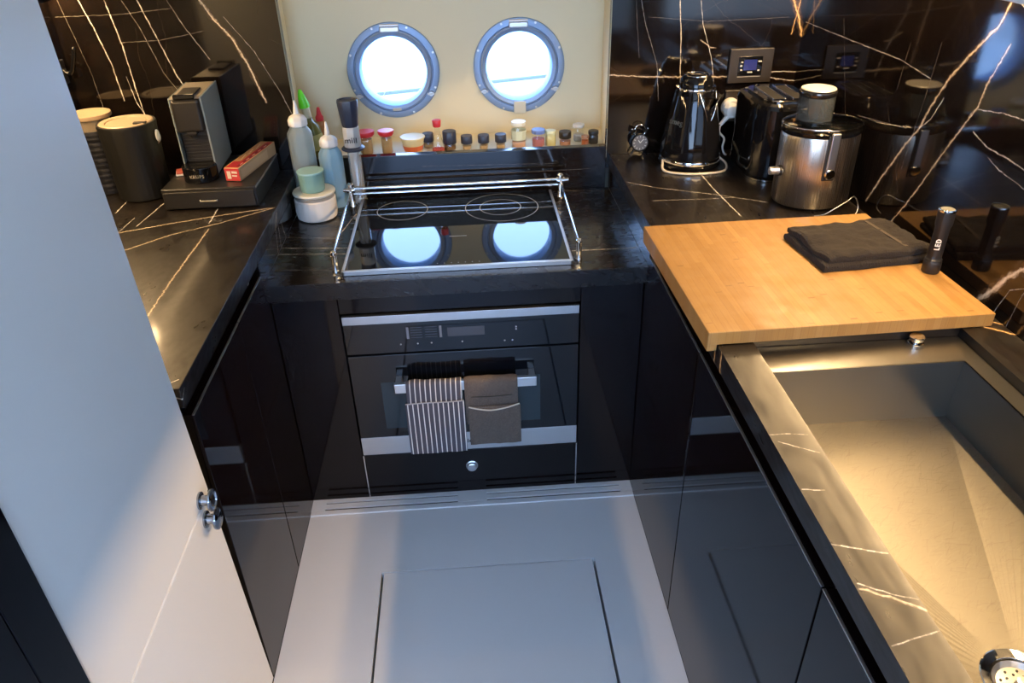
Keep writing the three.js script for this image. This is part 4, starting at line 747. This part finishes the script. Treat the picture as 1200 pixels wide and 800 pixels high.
// ================================================================ sink
{
  const grain = noiseTex(512, (u, v) => 0.82 + 0.10 * tile(u, v, 4, 1) + 0.07 * tile(u, v, 13, 2) + 0.05 * tile(u, v, 50, 7));
  const grain2 = grain.clone(); grain2.repeat.set(3, 3); grain2.needsUpdate = true;
  const stTex = (() => { const [c, g] = canvas(512, 512); seed = 77; g.fillStyle = '#c9c4ba'; g.fillRect(0, 0, 512, 512);
    for (let k = 0; k < 2600; k++) { g.strokeStyle = `rgba(${rnd() < 0.5 ? '120,112,100' : '240,236,228'},${0.05 + 0.13 * rnd()})`; g.lineWidth = 0.7 + rnd(); const x = rnd() * 512, y = rnd() * 512, a = 0.4 + 1.5 * (rnd() - 0.5), l = 6 + 40 * rnd(); g.beginPath(); g.moveTo(x, y); g.quadraticCurveTo(x + l * 0.5 * Math.cos(a), y + l * 0.5 * Math.sin(a) + 6 * rnd(), x + l * Math.cos(a), y + l * Math.sin(a)); g.stroke(); }
    return canvasTex(c); })();
  const st = std({ map: stTex, color: lin(0.32, 0.315, 0.30), metalness: 1, roughness: 0.5, roughnessMap: grain2 });
  const wallSt = std({ color: lin(0.32, 0.315, 0.30), metalness: 1, roughness: 0.28 });
  const t = thing('sink', 'deep square brushed steel sink with back ledge', 'sink', [0, 0, 0]);
  const x0 = 0.5225, x1 = 0.87, z0 = 0.615, z1 = 1.468, yb = 0.672, yt = 0.8, yd = 0.661, dx = 0.682, dz = 1.122, dr = 0.046;
  part('side_wall', bx(x0 - 0.0, x0 + 0.0015, yb - 0.006, 0.7675, z0 - 0.08, z1), wallSt, t);
  part('side_wall', bx(x1, x1 + 0.0015, yb - 0.006, 0.79, z0, z1), wallSt, t);
  part('end_wall', bx(x0, x1, yb - 0.006, 0.79, z0 - 0.0015, z0), wallSt, t);
  part('end_wall', bx(x0, x1, yb - 0.006, 0.7675, z1, z1 + 0.0015), wallSt, t);
  part('ledge', [bx(x0 + 0.0015, x1, 0.7885, 0.79, 0.5365, z0 + 0.001), ], wallSt, t);
  part('side_ledge', bx(x1, 0.9045, 0.7885, 0.79, 0.5365, z1), wallSt, t);
  // floor: four planes falling to the drain
  const N = 48, pos = [], uv = [];
  const rim = []; for (const [a, b, c2, d, n] of [[x0, z0, x1, z0, 12], [x1, z0, x1, z1, 24], [x1, z1, x0, z1, 12], [x0, z1, x0, z0, 24]]) for (let i = 0; i < n; i++) rim.push([a + (c2 - a) * i / n, b + (d - b) * i / n]);
  for (let i = 0; i < rim.length; i++) {
    const A = rim[i], B = rim[(i + 1) % rim.length], th = (p) => Math.atan2(p[1] - dz, p[0] - dx), P = (p) => [dx + dr * Math.cos(th(p)), dz + dr * Math.sin(th(p))], a = P(A), b = P(B);
    for (const [q, yy] of [[A, yb], [a, yd], [B, yb], [B, yb], [a, yd], [b, yd]]) { pos.push(q[0], yy, q[1]); uv.push(q[0] * 3, q[1] * 3); }
  }
  const fg = new THREE.BufferGeometry(); fg.setAttribute('position', new THREE.Float32BufferAttribute(pos, 3)); fg.setAttribute('uv', new THREE.Float32BufferAttribute(uv, 2)); fg.computeVertexNormals();
  part('basin_floor', toCreasedNormals(fg, 0.01), st, t);
  const d = part('drain', lathe([[0.022, -0.012], [0.034, -0.010], [0.037, -0.002], [0.047, 0.0012], [0.0485, 0.0004], [0.0485, -0.002]].reverse(), 48, dx, yd, dz), M.chrome, t, 'round chrome drain');
  part('strainer', [lathe([[0, -0.011], [0.030, -0.011], [0.034, -0.006], [0.034, -0.004], [0.028, -0.009], [0.009, -0.008], [0.008, 0.002], [0.005, 0.004], [0, 0.004]].reverse(), 40, dx, yd, dz)], M.steel, d);
  for (let k = 0; k < 18; k++) { const a = k * Math.PI / 9, q = k % 2 ? 0.0165 : 0.0225; part('strainer_hole', cyl(0.0016, 0.0016, 0.0008, dx + q * Math.sin(a), yd - 0.0078, dz + q * Math.cos(a), 10), M.blackGap, d); }
  const kn = thing('drain_knob', 'small chrome knob on the sink ledge under the board edge', 'knob', [0.818, 0.7902, 0.551]); kn.scale.set(0.85, 0.85, 0.85);
  part('stem', lathe([[0, 0], [0.016, 0], [0.016, 0.003], [0.008, 0.005], [0.008, 0.008], [0, 0.008]], 28), M.chrome, kn);
  part('cap', lathe([[0, 0.008], [0.014, 0.008], [0.0155, 0.010], [0.0155, 0.0165], [0.014, 0.0178], [0, 0.0178]], 28), M.chrome, kn);
}

renderer.render(scene, camera);
